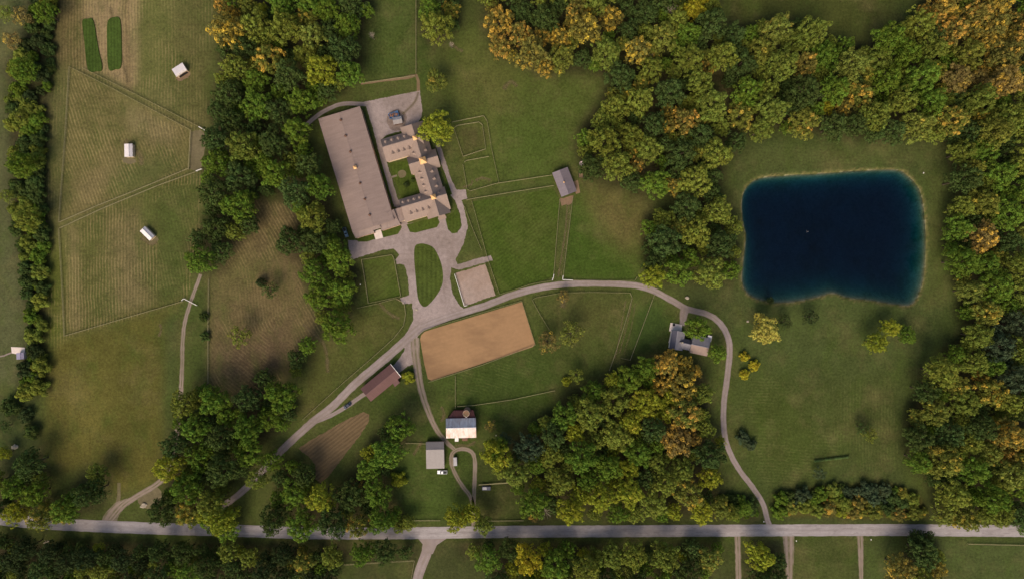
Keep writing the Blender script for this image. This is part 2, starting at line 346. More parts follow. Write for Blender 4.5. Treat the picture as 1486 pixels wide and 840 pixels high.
# ------------------------------------------------------------------ the ground: one sheet, with the pond basin in it
def build_ground():
    step = 2.5   # pixels
    gx = np.arange(-60, 1547, step); gy = np.arange(-60, 901, step)
    ex = np.array([20., 80, 300, 1200, 4000, 9000])
    X1 = np.concatenate([gx[0]-ex[::-1], gx, gx[-1]+ex]); Y1 = np.concatenate([gy[0]-ex[::-1], gy, gy[-1]+ex])
    X, Y = np.meshgrid(X1, Y1)
    wob = 1.0
    Xw = X + nrng.normal(0, wob, X.shape); Yw = Y + nrng.normal(0, wob, X.shape)
    Cc = np.zeros(X.shape+(3,)); Cc[:] = lin((66,70,34)); mow = np.zeros(X.shape+(3,)); mow[..., 0] = 1
    def reg(poly, c, soft=2, k=1.0, th=None, amp=0.15):
        m = blur(inside(Xw, Yw, poly).astype(float), soft)*k if soft else inside(Xw, Yw, poly)*k
        Cc[:] = Cc*(1-m[..., None]) + np.array(lin(c))*m[..., None]
        if th is not None:
            b = m > 0.5; mow[b] = (math.cos(th), math.sin(th), amp)
    E = 9999
    # left: outside strip, then the big left fields
    reg([(-E,-E),(75,-E),(70,560),(-E,600)], (76,76,48), 4)
    reg([(-E,560),(60,570),(70,700),(0,760),(-E,760)], (54,60,32), 4)
    reg([(82,-40),(315,-40),(300,160),(290,330),(272,440),(95,490),(66,560),(66,300)], (86,82,48), 4, 1, 0.0, 0.18)
    reg([(175,-40),(260,-40),(265,90),(200,140),(180,80)], (86,84,46), 5, 1, 0.0, 0.22)
    reg([(255,-40),(312,-40),(300,170),(262,170)], (76,74,40), 4, 1, 0.0, 0.14)
    reg([(116,-40),(200,-40),(200,60),(196,132),(150,105),(120,100)], (124,104,76), 2, 1, 0.0, 0.3)
    reg([(178,-40),(184,-40),(190,130),(183,126)], (98,82,56), 1)
    reg([(84,-40),(116,-40),(124,98),(104,98),(80,90)], (88,76,48), 3, 1, 0.0, 0.2)
    reg([(104,100),(278,192),(275,246),(88,322),(96,180)], (92,84,50), 1, 1, 0.35, 0.26)
    reg([(178,148),(260,185),(250,215),(190,195)], (104,92,62), 3, 1, 0.15, 0.28)
    reg([(110,270),(175,215),(178,240),(130,300),(112,310)], (106,92,62), 4, .8)
    reg([(165,235),(270,220),(250,255),(170,290)], (72,76,40), 5, .8, 0.4, 0.24)
    reg([(90,332),(275,252),(290,330),(272,435),(98,484)], (78,76,40), 1, 1, 0.0, 0.24)
    reg([(92,330),(112,325),(118,478),(98,484)], (104,92,60), 2, .9, 0.0, 0.32)
    reg([(160,320),(212,300),(216,450),(165,465)], (98,86,58), 5, .8, 0.0, 0.26)
    reg([(225,280),(290,260),(285,330),(260,440),(230,440)], (66,72,34), 5, .9, 0.2, 0.14)
    reg([(66,380),(88,335),(94,480),(60,520)], (78,82,30), 4)
    reg([(66,500),(96,490),(268,440),(250,600),(240,700),(165,720),(150,670),(80,690),(68,640)], (80,74,34), 3)
    reg([(140,480),(235,455),(230,640),(150,640)], (74,70,32), 8, .8)
    reg([(80,560),(150,540),(150,650),(80,660)], (90,82,40), 9, .9)
    reg([(236,460),(268,442),(256,640),(238,690)], (62,68,34), 3)
    reg([(270,440),(303,400),(303,560),(262,560)], (62,68,32), 2)
    # bare brown field beside the wood
    reg([(304,400),(330,360),(370,285),(440,300),(440,420),(470,480),(400,560),(340,600),(304,560)], (88,75,50), 2, 1, 0.5, 0.20)
    reg([(320,410),(355,380),(420,380),(440,440),(380,470),(320,480)], (92,78,52), 6, .9, 0.1, 0.15)
    reg([(310,400),(350,360),(370,385),(330,440)], (80,78,42), 6, .7)
    reg([(310,510),(400,470),(440,480),(390,560),(330,590)], (84,68,50), 5, .9, 0.9, 0.15)
    # grass below the wood, right of it, around the drives
    reg([(460,495),(520,450),(585,440),(590,470),(470,590),(430,615),(432,560)], (70,70,34), 3)
    reg([(480,560),(600,490),(640,640),(690,740),(580,760),(570,680),(600,620)], (54,62,28), 4)
    reg([(570,650),(690,640),(688,750),(580,755)], (60,70,30), 2, 1, 1.57, 0.07)
    reg([(690,640),(740,690),(775,760),(690,755)], (56,60,28), 4)
    # top paddocks
    reg([(530,0-40),(606,-40),(604,110),(528,118),(525,90)], (62,70,32), 2, 1, 0.0, 0.08)
    reg([(606,-40),(625,-40),(622,130),(608,130)], (50,62,24), 2)
    reg([(640,60),(700,30),(740,95),(870,115),(860,160),(835,210),(835,255),(680,275),(655,180)], (70,76,34), 4)
    reg([(650,60),(720,85),(760,130),(735,200),(700,170),(655,150)], (84,78,42), 9, .55)
    reg([(662,184),(699,180),(704,216),(673,226)], (72,66,38), 2, .9)
    reg([(720,170),(830,160),(830,240),(740,262)], (64,74,30), 8, .9)
    reg([(831,288),(846,276),(880,283),(932,300),(934,380),(922,406),(817,405)], (57,71,25), 1, 1, 0.9, 0.04)
    reg([(840,262),(930,285),(942,310),(925,375),(880,345),(850,290)], (90,78,46), 6, .9)
    reg([(1045,-40),(1300,-40),(1290,45),(1200,58),(1110,32),(1050,40)], (60,62,28), 5)
    # middle: south of the long drive
    reg([(770,425),(915,425),(945,430),(915,520),(830,570),(790,600),(700,640),(625,555),(770,505)], (60,66,30), 3)
    reg([(790,440),(900,430),(895,480),(820,490)], (76,70,38), 9, .7)
    reg([(628,555),(700,530),(800,510),(810,580),(720,630),(660,600)], (56,66,28), 4, 1, 1.3, 0.10)
    reg([(920,440),(950,432),(975,460),(970,510),(915,525)], (52,64,28), 3)
    # right: round the pond
    reg([(1060,190),(1380,190),(1385,300),(1370,360),(1395,490),(1330,560),(1310,690),(1350,760),(1110,760),(1060,640),(1066,520),(1040,460),(965,415),(1080,412)], (60,67,34), 3)
    reg([(1085,440),(1340,445),(1330,500),(1250,560),(1150,560),(1080,480)], (63,69,35), 12, .8, 1.5, 0.05)
    reg([(1062,520),(1160,560),(1230,640),(1200,700),(1110,720),(1065,640)], (62,68,30), 10, .9, 1.5, 0.10)
    reg([(1160,560),(1300,540),(1310,690),(1240,690)], (62,66,32), 8, .9, 0.0, 0.10)
    reg([(1075,215),(1375,205),(1375,245),(1330,240),(1110,250),(1072,300)], (68,72,37), 3, .9, 1.5, 0.07)
    reg([(1346,250),(1378,240),(1372,440),(1340,450)], (70,74,37), 3, .9)
    reg([(960,420),(1080,415),(1085,450),(1045,455)], (64,66,36), 5, .8)
    # along the road
    reg([(-E,779),(E,779),(E,790),(-E,790)], (58,66,26), 1)
    reg([(-E,785),(E,785),(E,E),(-E,E)], (58,60,32), 2)
    reg([(1150,782),(1245,782),(1245,900),(1150,900)], (62,66,32), 2, 1, 1.2, 0.1)
    reg([(1252,782),(1511,782),(1511,900),(1252,900)], (64,70,36), 2)
    # leaf litter under the woods
    for nm, poly in WOODS.items(): reg(poly, (46,40,26), 3, .9)
    reg(WOODS['scrub right of the long drive'], (78,70,32), 1, .8)
    Cc *= np.array((0.93, 1.0, 0.98))       # a slightly fresher green overall
    # pond bank and basin
    P = smooth_closed(POND, 4); near = (X > 1040) & (X < 1390) & (Y > 210) & (Y < 480)
    d = np.full(X.shape, 1e9); d[near] = dist_poly(X[near], Y[near], P); ins = np.zeros(X.shape, bool); ins[near] = inside(X[near], Y[near], P)
    sd = np.where(ins, -d, d)*S                                   # metres, negative in the water
    bank = np.clip(1-np.abs(sd-0.4+nrng.normal(0, .5, X.shape))/1.3, 0, 1)*.7
    Cc[:] = Cc*(1-bank[..., None]) + np.array(lin((104,94,60)))*bank[..., None]
    bed = (sd < 0)
    Cc[bed] = np.array(lin((122,116,90)))
    Z = np.where(sd < 1.5, -0.55*np.clip((1.5-sd)/1.5, 0, 1), 0.0)
    Z = np.where(sd < 0, -0.55 - 9.0*(1-np.exp(np.minimum(sd, 0)/(4.5+5.5*np.clip((Y-340)/90, 0, 1)))), Z)
    ny, nx = X.shape
    co = np.stack([(X-743)*S, (420-Y)*S, Z], -1).reshape(-1, 3).astype(np.float32)
    idx = np.arange(nx*ny).reshape(ny, nx); q = np.stack([idx[1:, :-1], idx[1:, 1:], idx[:-1, 1:], idx[:-1, :-1]], -1).reshape(-1, 4)
    me = bpy.data.meshes.new('ground'); me.vertices.add(len(co)); me.vertices.foreach_set('co', co.ravel())
    me.loops.add(q.size); me.loops.foreach_set('vertex_index', q.ravel().astype(np.int32)); me.polygons.add(len(q))
    me.polygons.foreach_set('loop_start', np.arange(0, q.size, 4, dtype=np.int32))
    me.update(calc_edges=True); me.validate()
    a = me.attributes.new('soil', 'FLOAT_COLOR', 'POINT'); a.data.foreach_set('color', np.concatenate([Cc, np.ones(X.shape+(1,))], -1).reshape(-1).astype(np.float32))
    a = me.attributes.new('mow', 'FLOAT_VECTOR', 'POINT'); a.data.foreach_set('vector', mow.reshape(-1).astype(np.float32))
    o = bpy.data.objects.new('ground', me); COL.objects.link(o); tag(o, kind='structure')
    t = NT('meadow and field ground'); at = t.n('ShaderNodeAttribute'); at.attribute_name = 'soil'
    am = t.n('ShaderNodeAttribute'); am.attribute_name = 'mow'; sp = t.n('ShaderNodeSeparateXYZ'); t.L(am.outputs['Vector'], sp.inputs[0])
    g = t.n('ShaderNodeNewGeometry'); ps = t.n('ShaderNodeSeparateXYZ'); t.L(g.outputs['Position'], ps.inputs[0])
    n1 = t.noise(0.02, 5, 0.65, t.pos()); n2 = t.noise(0.12, 5, 0.65, t.pos()); n3 = t.noise(0.7, 4, 0.7, t.pos()); n4 = t.noise(2.6, 3, 0.7, t.pos())
    ph = t.math('ADD', t.math('MULTIPLY', ps.outputs[0], sp.outputs[0]), t.math('MULTIPLY', ps.outputs[1], sp.outputs[1]))
    ph = t.math('ADD', ph, t.math('MULTIPLY', t.math('SUBTRACT', n1, 0.5), 5.0))
    wv = t.math('MULTIPLY', t.math('SINE', t.math('MULTIPLY', ph, 2*math.pi/1.8)), t.math('MULTIPLY', t.ramp(n2, 0.25, 0.56), t.ramp(t.noise(0.03, 3, .5, t.pos((1,1,1), 2.0)), .28, .52)))
    wv = t.math('MULTIPLY', t.math('MULTIPLY', wv, sp.outputs[2]), t.ramp(t.noise(0.45, 4, .7, t.pos()), .22, .5))
    c = at.outputs['Color']
    c = t.mix(t.math('MULTIPLY', t.ramp(t.noise(0.045, 6, 0.7, t.pos()), 0.50, 0.72), 0.42), c, lin((98,88,56)))
    c = t.mix(t.math('MULTIPLY', t.ramp(t.noise(0.06, 6, 0.7, t.pos((1.3, 0.8, 1), 1.0)), 0.48, 0.68), 0.5), c, lin((56,70,26)))
    c = t.mix(t.math('MINIMUM', t.math('MULTIPLY', t.math('MAXIMUM', t.math('ADD', wv, -0.06), 0.0), 4.0), 0.6), c, lin((112,98,66)))
    v = t.math('ADD', 1.0, t.math('MULTIPLY', wv, .55))
    for n, k in ((n1, .55), (n2, .8), (n3, 1.5), (n4, 1.4)): v = t.math('ADD', v, t.math('MULTIPLY', t.math('SUBTRACT', n, 0.5), k))
    hs = t.n('ShaderNodeHueSaturation'); t.L(c, hs.inputs['Color']); t.L(t.math('MAXIMUM', v, 0.3), hs.inputs['Value'])
    t.bump(t.math('ADD', n4, n3), 0.3, 0.6); me.materials.append(t.fin(hs.outputs[0], 0.95, 0.05))
    # water: a clear body that swallows red light, over the sloping bed
    P2 = [(x, y) for x, y in P]
    vt = [W(x, y) for x, y in P2]; n = len(vt)
    vv = [(v.x, v.y, -0.50) for v in vt] + [(v.x, v.y, -14.0) for v in vt]
    # push the rim under the bank so that the shoreline is where water meets ground
    ff = [tuple(range(n))[::-1], tuple(range(n, 2*n))] + [(i, (i+1) % n, n+(i+1) % n, n+i) for i in range(n)]
    wo = mesh_obj('pond_water', vv, ff, None); tag(wo, kind='structure')
    bm = bmesh.new(); bm.from_mesh(wo.data); bmesh.ops.recalc_face_normals(bm, faces=bm.faces); bm.to_mesh(wo.data); bm.free()
    t = NT('pond water'); tr = t.n('ShaderNodeBsdfTransparent'); gl = t.n('ShaderNodeBsdfGlossy'); gl.inputs['Roughness'].default_value = 0.08
    fr = t.n('ShaderNodeFresnel'); fr.inputs[0].default_value = 1.33; mx = t.n('ShaderNodeMixShader')
    bp = t.n('ShaderNodeBump'); bp.inputs['Strength'].default_value = 0.06; bp.inputs['Distance'].default_value = 0.05; t.L(t.noise(0.9, 3, .6, t.pos()), bp.inputs['Height'])
    t.L(bp.outputs[0], gl.inputs['Normal']); t.L(bp.outputs[0], fr.inputs['Normal'])
    t.L(fr.outputs[0], mx.inputs[0]); t.L(tr.outputs[0], mx.inputs[1]); t.L(gl.outputs[0], mx.inputs[2]); t.L(mx.outputs[0], t.out.inputs['Surface'])
    va = t.n('ShaderNodeVolumeAbsorption'); va.inputs['Color'].default_value = (0.0, 0.60, 0.78, 1); va.inputs['Density'].default_value = 0.43
    t.L(va.outputs[0], t.out.inputs['Volume']); t.t.nodes.remove(t.b); wo.data.materials.append(t.m)
build_ground()

# ------------------------------------------------------------------ roads, drives, yards, lawns
def ribbon(name, pts, width, mat, z, jit=0.35, ends=None):
    P = smooth_open(pts, 5.0); n = len(P); v = []; f = []; ac = []
    cuts = (-1, -0.72, -0.45, -0.2, 0, 0.2, 0.45, 0.72, 1)
    for i, p in enumerate(P):
        a = np.array(P[max(i-1, 0)]); b = np.array(P[min(i+1, n-1)]); d = b-a; d /= np.linalg.norm(d)+1e-9; nn = np.array((-d[1], d[0]))
        wd = width if not ends else ends[0]+(ends[1]-ends[0])*i/(n-1)
        jl, jr = rng.uniform(-jit, jit)/S, rng.uniform(-jit, jit)/S
        for k in cuts:
            off = k*wd/2 + (jl if k < 0 else jr)*max(0, abs(k)-0.5)
            q = np.array(p)+nn*off; v.append(W(q[0], q[1], z)); ac.append(k)
    m = len(cuts)
    for i in range(n-1):
        for k in range(m-1): f.append((i*m+k, (i+1)*m+k, (i+1)*m+k+1, i*m+k+1))
    o = mesh_obj(name, v, f, mat); tag(o, kind='structure')
    at = o.data.attributes.new('across', 'FLOAT', 'POINT'); at.data.foreach_set('value', ac)
    if o.data.polygons[0].normal.z < 0: o.data.flip_normals()
    return o
def sheet(name, pts, mat, z, smooth=0, jit=0.0, parent=None):
    if smooth: pts = smooth_closed(pts, smooth)
    if jit >= .5:      # ragged natural edge
        fine = []
        for i, a in enumerate(pts):
            b = pts[(i+1) % len(pts)]; n = max(1, int(math.hypot(b[0]-a[0], b[1]-a[1])/2.2))
            fine += [(a[0]+(b[0]-a[0])*k/n, a[1]+(b[1]-a[1])*k/n) for k in range(n)]
        pts = fine
    pts = [(x+rng.uniform(-jit, jit), y+rng.uniform(-jit, jit)) for x, y in pts]
    bm = bmesh.new(); vs_ = [bm.verts.new(W(x, y, z)) for x, y in pts]; bm.faces.new(vs_)
    bmesh.ops.triangulate(bm, faces=bm.faces[:]); bmesh.ops.recalc_face_normals(bm, faces=bm.faces)
    me = bpy.data.meshes.new(name); bm.to_mesh(me); bm.free()
    if me.polygons[0].normal.z < 0: me.flip_normals()
    me.materials.append(mat); o = bpy.data.objects.new(name, me); COL.objects.link(o); tag(o, kind='structure'); return o

def m_trail():
    t = NT('worn trail'); a = t.n('ShaderNodeAttribute'); a.attribute_name = 'across'
    f = t.math('SUBTRACT', t.math('ADD', t.noise(.25, 4, .7, t.pos()), t.math('MULTIPLY', t.noise(1.2, 3, .7, t.pos()), .5)), t.math('MULTIPLY', t.math('ABSOLUTE', a.outputs['Fac']), .6))
    t.L(t.math('MULTIPLY', t.ramp(f, .25, .75), .55), t.b.inputs['Alpha']); return t.fin(vary(t, lin((104,92,66)), .25), .95, .05)
M['trail'] = m_trail()
ribbon('road', [(-260,700),(-120,726),(-30,748),(30,756),(80,760),(167,764),(250,767),(330,769),(450,773),(600,773),(744,771),(930,770),(1114,769),(1300,768.5),(1486,770),(1800,772)], 17.2, M['road'], 0.060, 0.22)
ribbon('driveway', [(1118,764),(1114,755),(1107,730),(1091,705),(1074,683),(1061,660),(1053,638),(1050,610),(1051,580),(1055,550),(1059,507),(1054,483),(1041,465),(1024,455),(997,448),(977,437),(951,423),(931,416),(911,413),(877,411.5),(827,412),(787,417),(744,428),(705,443),(672,453),(639,464),(612,475)], 9, M['drive'], 0.040, 0.2, (7.5, 10.5))
ribbon('farm_lane', [(612,474),(600,484),(585,497),(559,520),(515,557),(482,590),(452,613),(409,653),(378,686),(350,714),(322,735)], 10.5, M['drive'], 0.044, 0.25, (13, 9))
ribbon('barn_track', [(534,569),(525,574),(502,590),(479,603),(456,612)], 6, M['drive'], 0.036, 0.2)
ribbon('barn_lane', [(602,490),(603,510),(605,528),(610,560),(619,590),(632,620),(646,639),(660,652)], 6, M['drive_faint'], 0.038, 0.2, (13, 6))
ribbon('loop_track', [(687,768),(687,742),(683,721),(672,706),(662,690),(655,672),(656,658),(664,652),(674,651),(684,655),(689,666),(689,690),(688,715),(687,742)], 6, M['drive_faint'], 0.034, 0.2)
ribbon('field_track', [(291,398),(285,415),(276,440),(268,468),(265,500),(264,540),(262,580),(259,612),(254,640),(248,665),(240,688),(228,702),(205,716),(180,732),(160,755)], 6, M['drive_faint'], 0.030, 0.3, (5, 9))
ribbon('field_spur', [(168,742),(172,722),(173,700)], 5, M['worn'], 0.022, 0.4)
ribbon('field_gate_apron', [(158,766),(160,752),(172,735),(186,727)], 15, M['drive_faint'], 0.026, 0.4, (24, 10))
sheet('dirt_patch', [(205,712),(222,705),(234,712),(232,728),(215,738),(200,728)], M['worn'], 0.018, 4, 0.6)
ribbon('south_drive', [(622,772),(621,790),(618,805),(610,825),(604,850),(600,900)], 12, M['drive'], 0.048, 0.25, (16, 12))
sheet('south_drive_mouth', [(606,780),(650,780),(634,790),(628,803),(614,803),(614,790)], M['drive'], 0.050, 0, 0.4)
ribbon('house_lane', [(1070,772),(1071,800),(1072,850),(1073,900)], 8, M['drive_faint'], 0.047, 0.25, (9, 8))
ribbon('gate_lane', [(1144,772),(1145,800),(1146,860)], 8, M['drive_faint'], 0.049, 0.25, (18, 7))
ribbon('gate_lane', [(1248,774),(1249,800),(1250,860)], 6, M['drive_faint'], 0.049, 0.25, (10, 5))
ribbon('house_spur', [(995,446),(992,456),(991,466),(990,472)], 9, M['drive'], 0.042, 0.1, (14, 8))
YARD = [(505,349),(520,349),(545,348),(556,344),(577,340),(583,330),(575,303),(571,292),(580,290),(592,325),(640,316),(648,314),(653,332),(657,339),(664,338),(670,328),(668,312),(660,291),(654,284),(645,255),(639,232),(632,212),(638,209),(648,238),(655,262),(663,276),(676,275),(678,288),(670,291),(675,308),(679,330),(672,355),(661,377),(664,384),(690,376),(712,371),(715,378),(700,382),(666,392),(655,388),(653,405),(656,424),(666,442),(674,449),(676,457),(640,469),(612,480),(605,490),(604,500),(606,512),(609,520),(604,527),(592,531),(580,540),(573,545),(568,533),(578,522),(586,510),(587,505),(583,502),(578,504),(560,515),(575,500),(590,483),(600,463),(598,440),(584,441),(581,432),(594,428),(592,403),(587,384),(575,383),(574,377),(580,370),(572,361),(555,363),(529,371),(508,378)]
sheet('gravel_yard', YARD, M['gravel'], 0.014, 0, 0.5)
sheet('back_yard', [(529,148),(559,142),(609,132),(613,160),(611,172),(600,188),(585,190),(562,196),(553,203),(556,218),(568,258),(580,300),(572,300),(561,262),(549,220),(541,186),(534,165)], M['gravel'], 0.016, 0, 0.5)
ribbon('back_path', [(534,152),(522,151),(499,151),(482,156),(462,167),(444,182)], 6, M['drive'], 0.020, 0.2)
ribbon('worn_path', [(607,135),(607,118),(604,110),(590,113),(560,117),(524,122)], 3, M['dirt'], 0.012, 0.3, (5, 2.5))
sheet('courtyard_disc', [(577,252),(580,248),(585,247),(589,250),(589,255),(585,258),(580,258)], M['worn'], 0.022, 4)
ribbon('courtyard_path', [(566,258),(576,255)], 3, M['drive_faint'], 0.019, 0.1)
sheet('lawn', [(602,358),(608,354),(616,354),(627,358),(634,367),(641,385),(643,402),(641,415),(634,428),(624,440),(617,445),(611,442),(606,430),(603,400),(601,375)], M['lawn_oval'], 0.030, 3)
sheet('lawn', [(590,326),(618,319),(635,316),(638,323),(634,330),(603,338),(595,337)], M['lawn'], 0.031)
sheet('lawn', [(646,316),(658,309),(662,303),(667,312),(669,326),(663,338),(656,339),(650,333)], M['lawn'], 0.031)
sheet('lawn', [(516,347),(541,339),(544,347),(533,351),(520,351)], M['lawn'], 0.031)
sheet('lawn', [(553,337),(580,328),(582,333),(577,340),(556,345)], M['lawn'], 0.031)
sheet('lawn', [(640,240),(645,250),(656,282),(651,284)], M['lawn'], 0.031)
sheet('worn_dirt', [(561,172),(568,162),(580,160),(590,168),(588,182),(578,190),(566,187)], m_gravel('oily trodden gravel', (112,98,90), (98,86,78), 0.3), 0.0195, 4, .8)
ribbon('worn_trail', [(584,166),(594,157),(603,147),(607,134)], 6, M['trail'], 0.0235, .4)
sheet('lawn', [(540,221),(549,220),(561,262),(570,296),(566,300)], M['lawn'], 0.018)
sheet('lawn', [(564,238),(596,232),(612,282),(584,292),(573,262)], M['lawn'], 0.017)
sheet('paddock_turf', [(528,379),(570,371),(582,430),(535,440)], M['paddock'], 0.010)
sheet('paddock_turf', [(685,293),(803,274),(812,289),(803,402),(770,412),(745,421),(725,427),(707,373)], M['paddock'], 0.010)
TR = [([(824,290),(820,340),(810,402)], 5), ([(828,290),(823,345),(814,402)], 2.5), ([(908,436),(902,470),(893,520)], 3), ([(916,440),(910,470),(899,512)], 3), ([(922,440),(916,475),(905,515)], 2),
 ([(584,168),(592,160),(603,147),(606,136)], 5), ([(690,262),(700,258),(712,262)], 8), ([(672,272),(684,268),(686,262)], 6), ([(812,428),(818,436),(815,446)], 12), ([(730,130),(742,118),(750,126)], 10), ([(655,62),(664,72),(672,74)], 8),
 ([(575,434),(583,436),(590,436)], 6), ([(704,374),(712,371),(722,370)], 5), ([(180,205),(200,222),(206,240)], 16), ([(205,345),(220,355),(228,352)], 10), ([(232,470),(234,480),(230,488)], 6),
 ([(690,640),(680,646),(660,646)], 8), ([(612,640),(606,650),(600,660)], 8),
 ([(440,470),(470,500),(476,540)], 9), ([(550,440),(565,455),(580,462)], 8), ([(640,590),(645,600),(640,612)], 9), ([(160,10),(170,60),(186,120)], 8)]
for i, (p_, w_) in enumerate(TR): ribbon('worn_trail', p_, w_, M['trail'], 0.0055+0.0002*i, .5)
def furrow_mat():
    t = NT('tilled earth with furrows')
    g = t.n('ShaderNodeTexWave', wave_type='BANDS', bands_direction='X'); t.L(t.pos((1, 1, 1), math.radians(52)), g.inputs[0])
    g.inputs['Scale'].default_value = 0.314/1.9; g.inputs['Distortion'].default_value = 0.6; g.inputs['Detail'].default_value = 2
    c = t.mix(t.math('MULTIPLY', g.outputs['Fac'], 0.55), lin((90,75,54)), lin((104,88,65)))
    t.bump(g.outputs['Fac'], 0.2, 0.8); return t.fin(vary(t, c, 0.2), 0.95, 0.05)
sheet('tilled_strip', [(432,650),(465,630),(500,610),(528,597),(536,601),(535,612),(520,635),(500,660),(478,690),(466,700),(458,695),(458,675),(448,662)], furrow_mat(), 0.012, 0, 0.7)
sheet('sand_arena', [(609.5,492),(611,486),(616,481),(625,478),(690,458),(757,438),(776,499),(773,503),(700,527),(626,552),(621,549),(615,525)], M['sand'], 0.026, 0, 0.3)
sheet('sand_pen', [(661,397),(704,383),(719,428),(674,444)], M['pen'], 0.024, 0, 0.6)
sheet('worn_dirt', [(276,192),(290,188),(300,195),(296,225),(291,247),(276,247)], M['worn'], 0.006, 0, 1.0)
def crop(pts):
    o = sheet('cover_crop', smooth_closed(pts, 4), M['crop'], 0.02)
    bm = bmesh.new(); bm.from_mesh(o.data); r = bmesh.ops.extrude_face_region(bm, geom=bm.faces[:]); bmesh.ops.translate(bm, verts=[v for v in r['geom'] if isinstance(v, bmesh.types.BMVert)], vec=(0, 0, .45))
    bmesh.ops.recalc_face_normals(bm, faces=bm.faces); bm.to_mesh(o.data); bm.free(); return tag(o, kind='structure')
crop([(120,32),(128,28),(136,31),(143,70),(149,100),(140,104),(128,101),(123,60)])
crop([(157,32),(166,26),(175,30),(177,70),(176,97),(168,101),(158,100),(156,60)])

# ------------------------------------------------------------------ fences
def fence(pts, label, mat='wood', ht=1.3, wd=0.11, sp=2.8, smooth=False, cap=0.10):
    if smooth: pts = smooth_open(pts, 8)
    wp = [W(x, y) for x, y in pts]; r = empty('fence', wp[0], label, 'fence', 'paddock fences')
    posts = MB(); rails = MB()
    for a, b in zip(wp[:-1], wp[1:]):
        L = (b-a).length; n = max(1, round(L/sp))
        for i in range(n+1):
            p = a.lerp(b, i/n)
            posts.box(p.x-.08, p.x+.08, p.y-.08, p.y+.08, 0, ht+.06)
        for z, ww in ((ht, wd), (ht*0.66, .06), (ht*0.33, .06)):
            rails.bar((a.x, a.y, z), (b.x, b.y, z), ww, cap)
    tag(posts.build('post', M[mat], r), kind='stuff'); rails.build('rail', M[mat], r)
    return r
fence([(659,187),(664,183),(695,178),(700,182),(705,217),(672,228),(659,187)], 'wooden fence round the upper small paddock right of the stable')
fence([(657,178),(702,169),(707,177),(713,215),(724,265)], 'wooden fence outside the two small paddocks, on their right side')
fence([(674,236),(676,234),(709,228)], 'short wooden fence along the top of the lower small paddock')
fence([(672,240),(678,275),(682,278),(720,267),(800,255)], 'wooden fence from the lower small paddock to the grey run-in shed')
fence([(677,291),(685,289),(740,280),(803,270)], 'second wooden fence running to the run-in shed, nearest the big paddock')
fence([(685,293),(707,373),(725,427),(745,421),(771,412),(801,407),(803,402),(812,290)], 'wooden fence round three sides of the paddock left of the shed lane')
fence([(674,300),(687,335),(699,363)], 'short inner wooden fence beside the yard at the big paddock')
fence([(831,287),(817,402),(816,406),(870,408),(921,407),(924,402)], 'pale fence of the right-hand paddock above the long drive')
fence([(801,407),(803,402),(803.5,398)], 'white corner rails at the lower end of the shed lane', 'white_rail', 1.35, 0.3)
fence([(817,400),(816,406),(831,406.5)], 'white corner rails at the lower left of the right-hand paddock', 'white_rail', 1.35, 0.3)
fence([(772,435),(777,432),(814,425),(860,424),(914,425),(917,432),(907,467),(895,505),(884,537)], 'pale fence round the paddock below the long drive')
fence([(772,435),(784,457),(797,478)], 'wooden fence between the sand arena and the paddock below the drive')
fence([(949,428),(932,474),(914,522),(901,519)], 'long straight pale fence left of the house lawn')
fence([(525,377),(569,370),(572,375),(577,402),(582,430),(535,440),(529,400),(525,377)], 'wooden fence round the small square paddock by the oval lawn')
fence([(519,447),(550,440),(575,433),(587,440),(589,455),(586,472),(572,490),(540,519),(495,558),(440,608)], 'wooden fence along the upper side of the farm lane')
fence([(606,486),(614,479),(640,471),(690,456),(757,436.5)], 'low wooden fence along the upper side of the sand arena', 'wood', 1.1)
fence([(757,436.5),(777,500)], 'low wooden fence at the right end of the sand arena', 'wood', 1.1)
fence([(777,500),(700,529),(622,554)], 'low wooden fence along the lower side of the sand arena', 'wood', 1.1)
fence([(661,545),(661,592)], 'straight wire fence running up from the old barn', 'wood', 1.2, .12)
fence([(664,589),(690,587),(744,579),(805,566)], 'wooden fence right of the old barn towards the wood')
fence([(660,398),(674,444),(678,443)], 'white rails at the left side of the grey sand pen', 'white_rail', 1.3, .26)
fence([(704,382),(719,428)], 'wooden fence at the right side of the grey sand pen')
fence([(102,98),(160,127),(220,159),(278,190)], 'slanting wooden fence under the green crop strips')
fence([(122,100),(200,139),(290,185)], 'second slanting fence just above the slanting field fence')
fence([(290,185),(300,191)], 'short white gate at the upper end of the gravel pen by the wood', 'white_rail', 1.35, .35)
fence([(278,190),(275,247)], 'white field gate on the left side of the gravel pen by the wood', 'wood', 1.35, .26)
fence([(286,249),(294,246)], 'short white gate at the lower end of the gravel pen by the wood', 'white_rail', 1.35, .35)
fence([(275,245),(193,279),(140,300),(87,323)], 'wooden cross fence between the two lower white shelters')
fence([(102,98),(96,200),(87,323)], 'wooden fence on the left of the field with the upright white shelter')
fence([(87,332),(91,400),(95,487),(180,462),(267,437)], 'wooden fence on the left and bottom of the lowest left field')
fence([(285,250),(230,270),(150,303),(87,332)], 'second cross fence just below the cross fence of the left fields')
fence([(265,436),(268,433),(287,443)], 'white gate across the field track', 'white_rail', 1.35, .22)
fence([(304,405),(303,470),(303,555)], 'upright pale fence on the left of the bare brown field')
fence([(589,754),(639,754)], 'short pale fence beside the road below the steel garage', 'wood', 1.1, .14)
fence([(500,818),(550,815),(602,812),(595,850)], 'wooden fence left of the south drive')
fence([(695,702),(739,699)], 'pale board fence above the parked dark trailer', 'wood', 1.4, .4)
fence([(589,642),(618,643)], 'short wire fence left of the steel garage', 'wood', 1.1, .12)
fence([(690,755),(760,754)], 'pale fence above the road at the foot of the centre wood', 'wood', 1.1, .14)
fence([(1404,788),(1486,790)], 'wooden fence under the road at the lower right', 'wood', 1.1, .14)
fence([(524,122),(602,111)], 'wooden fence across the foot of the top paddock')
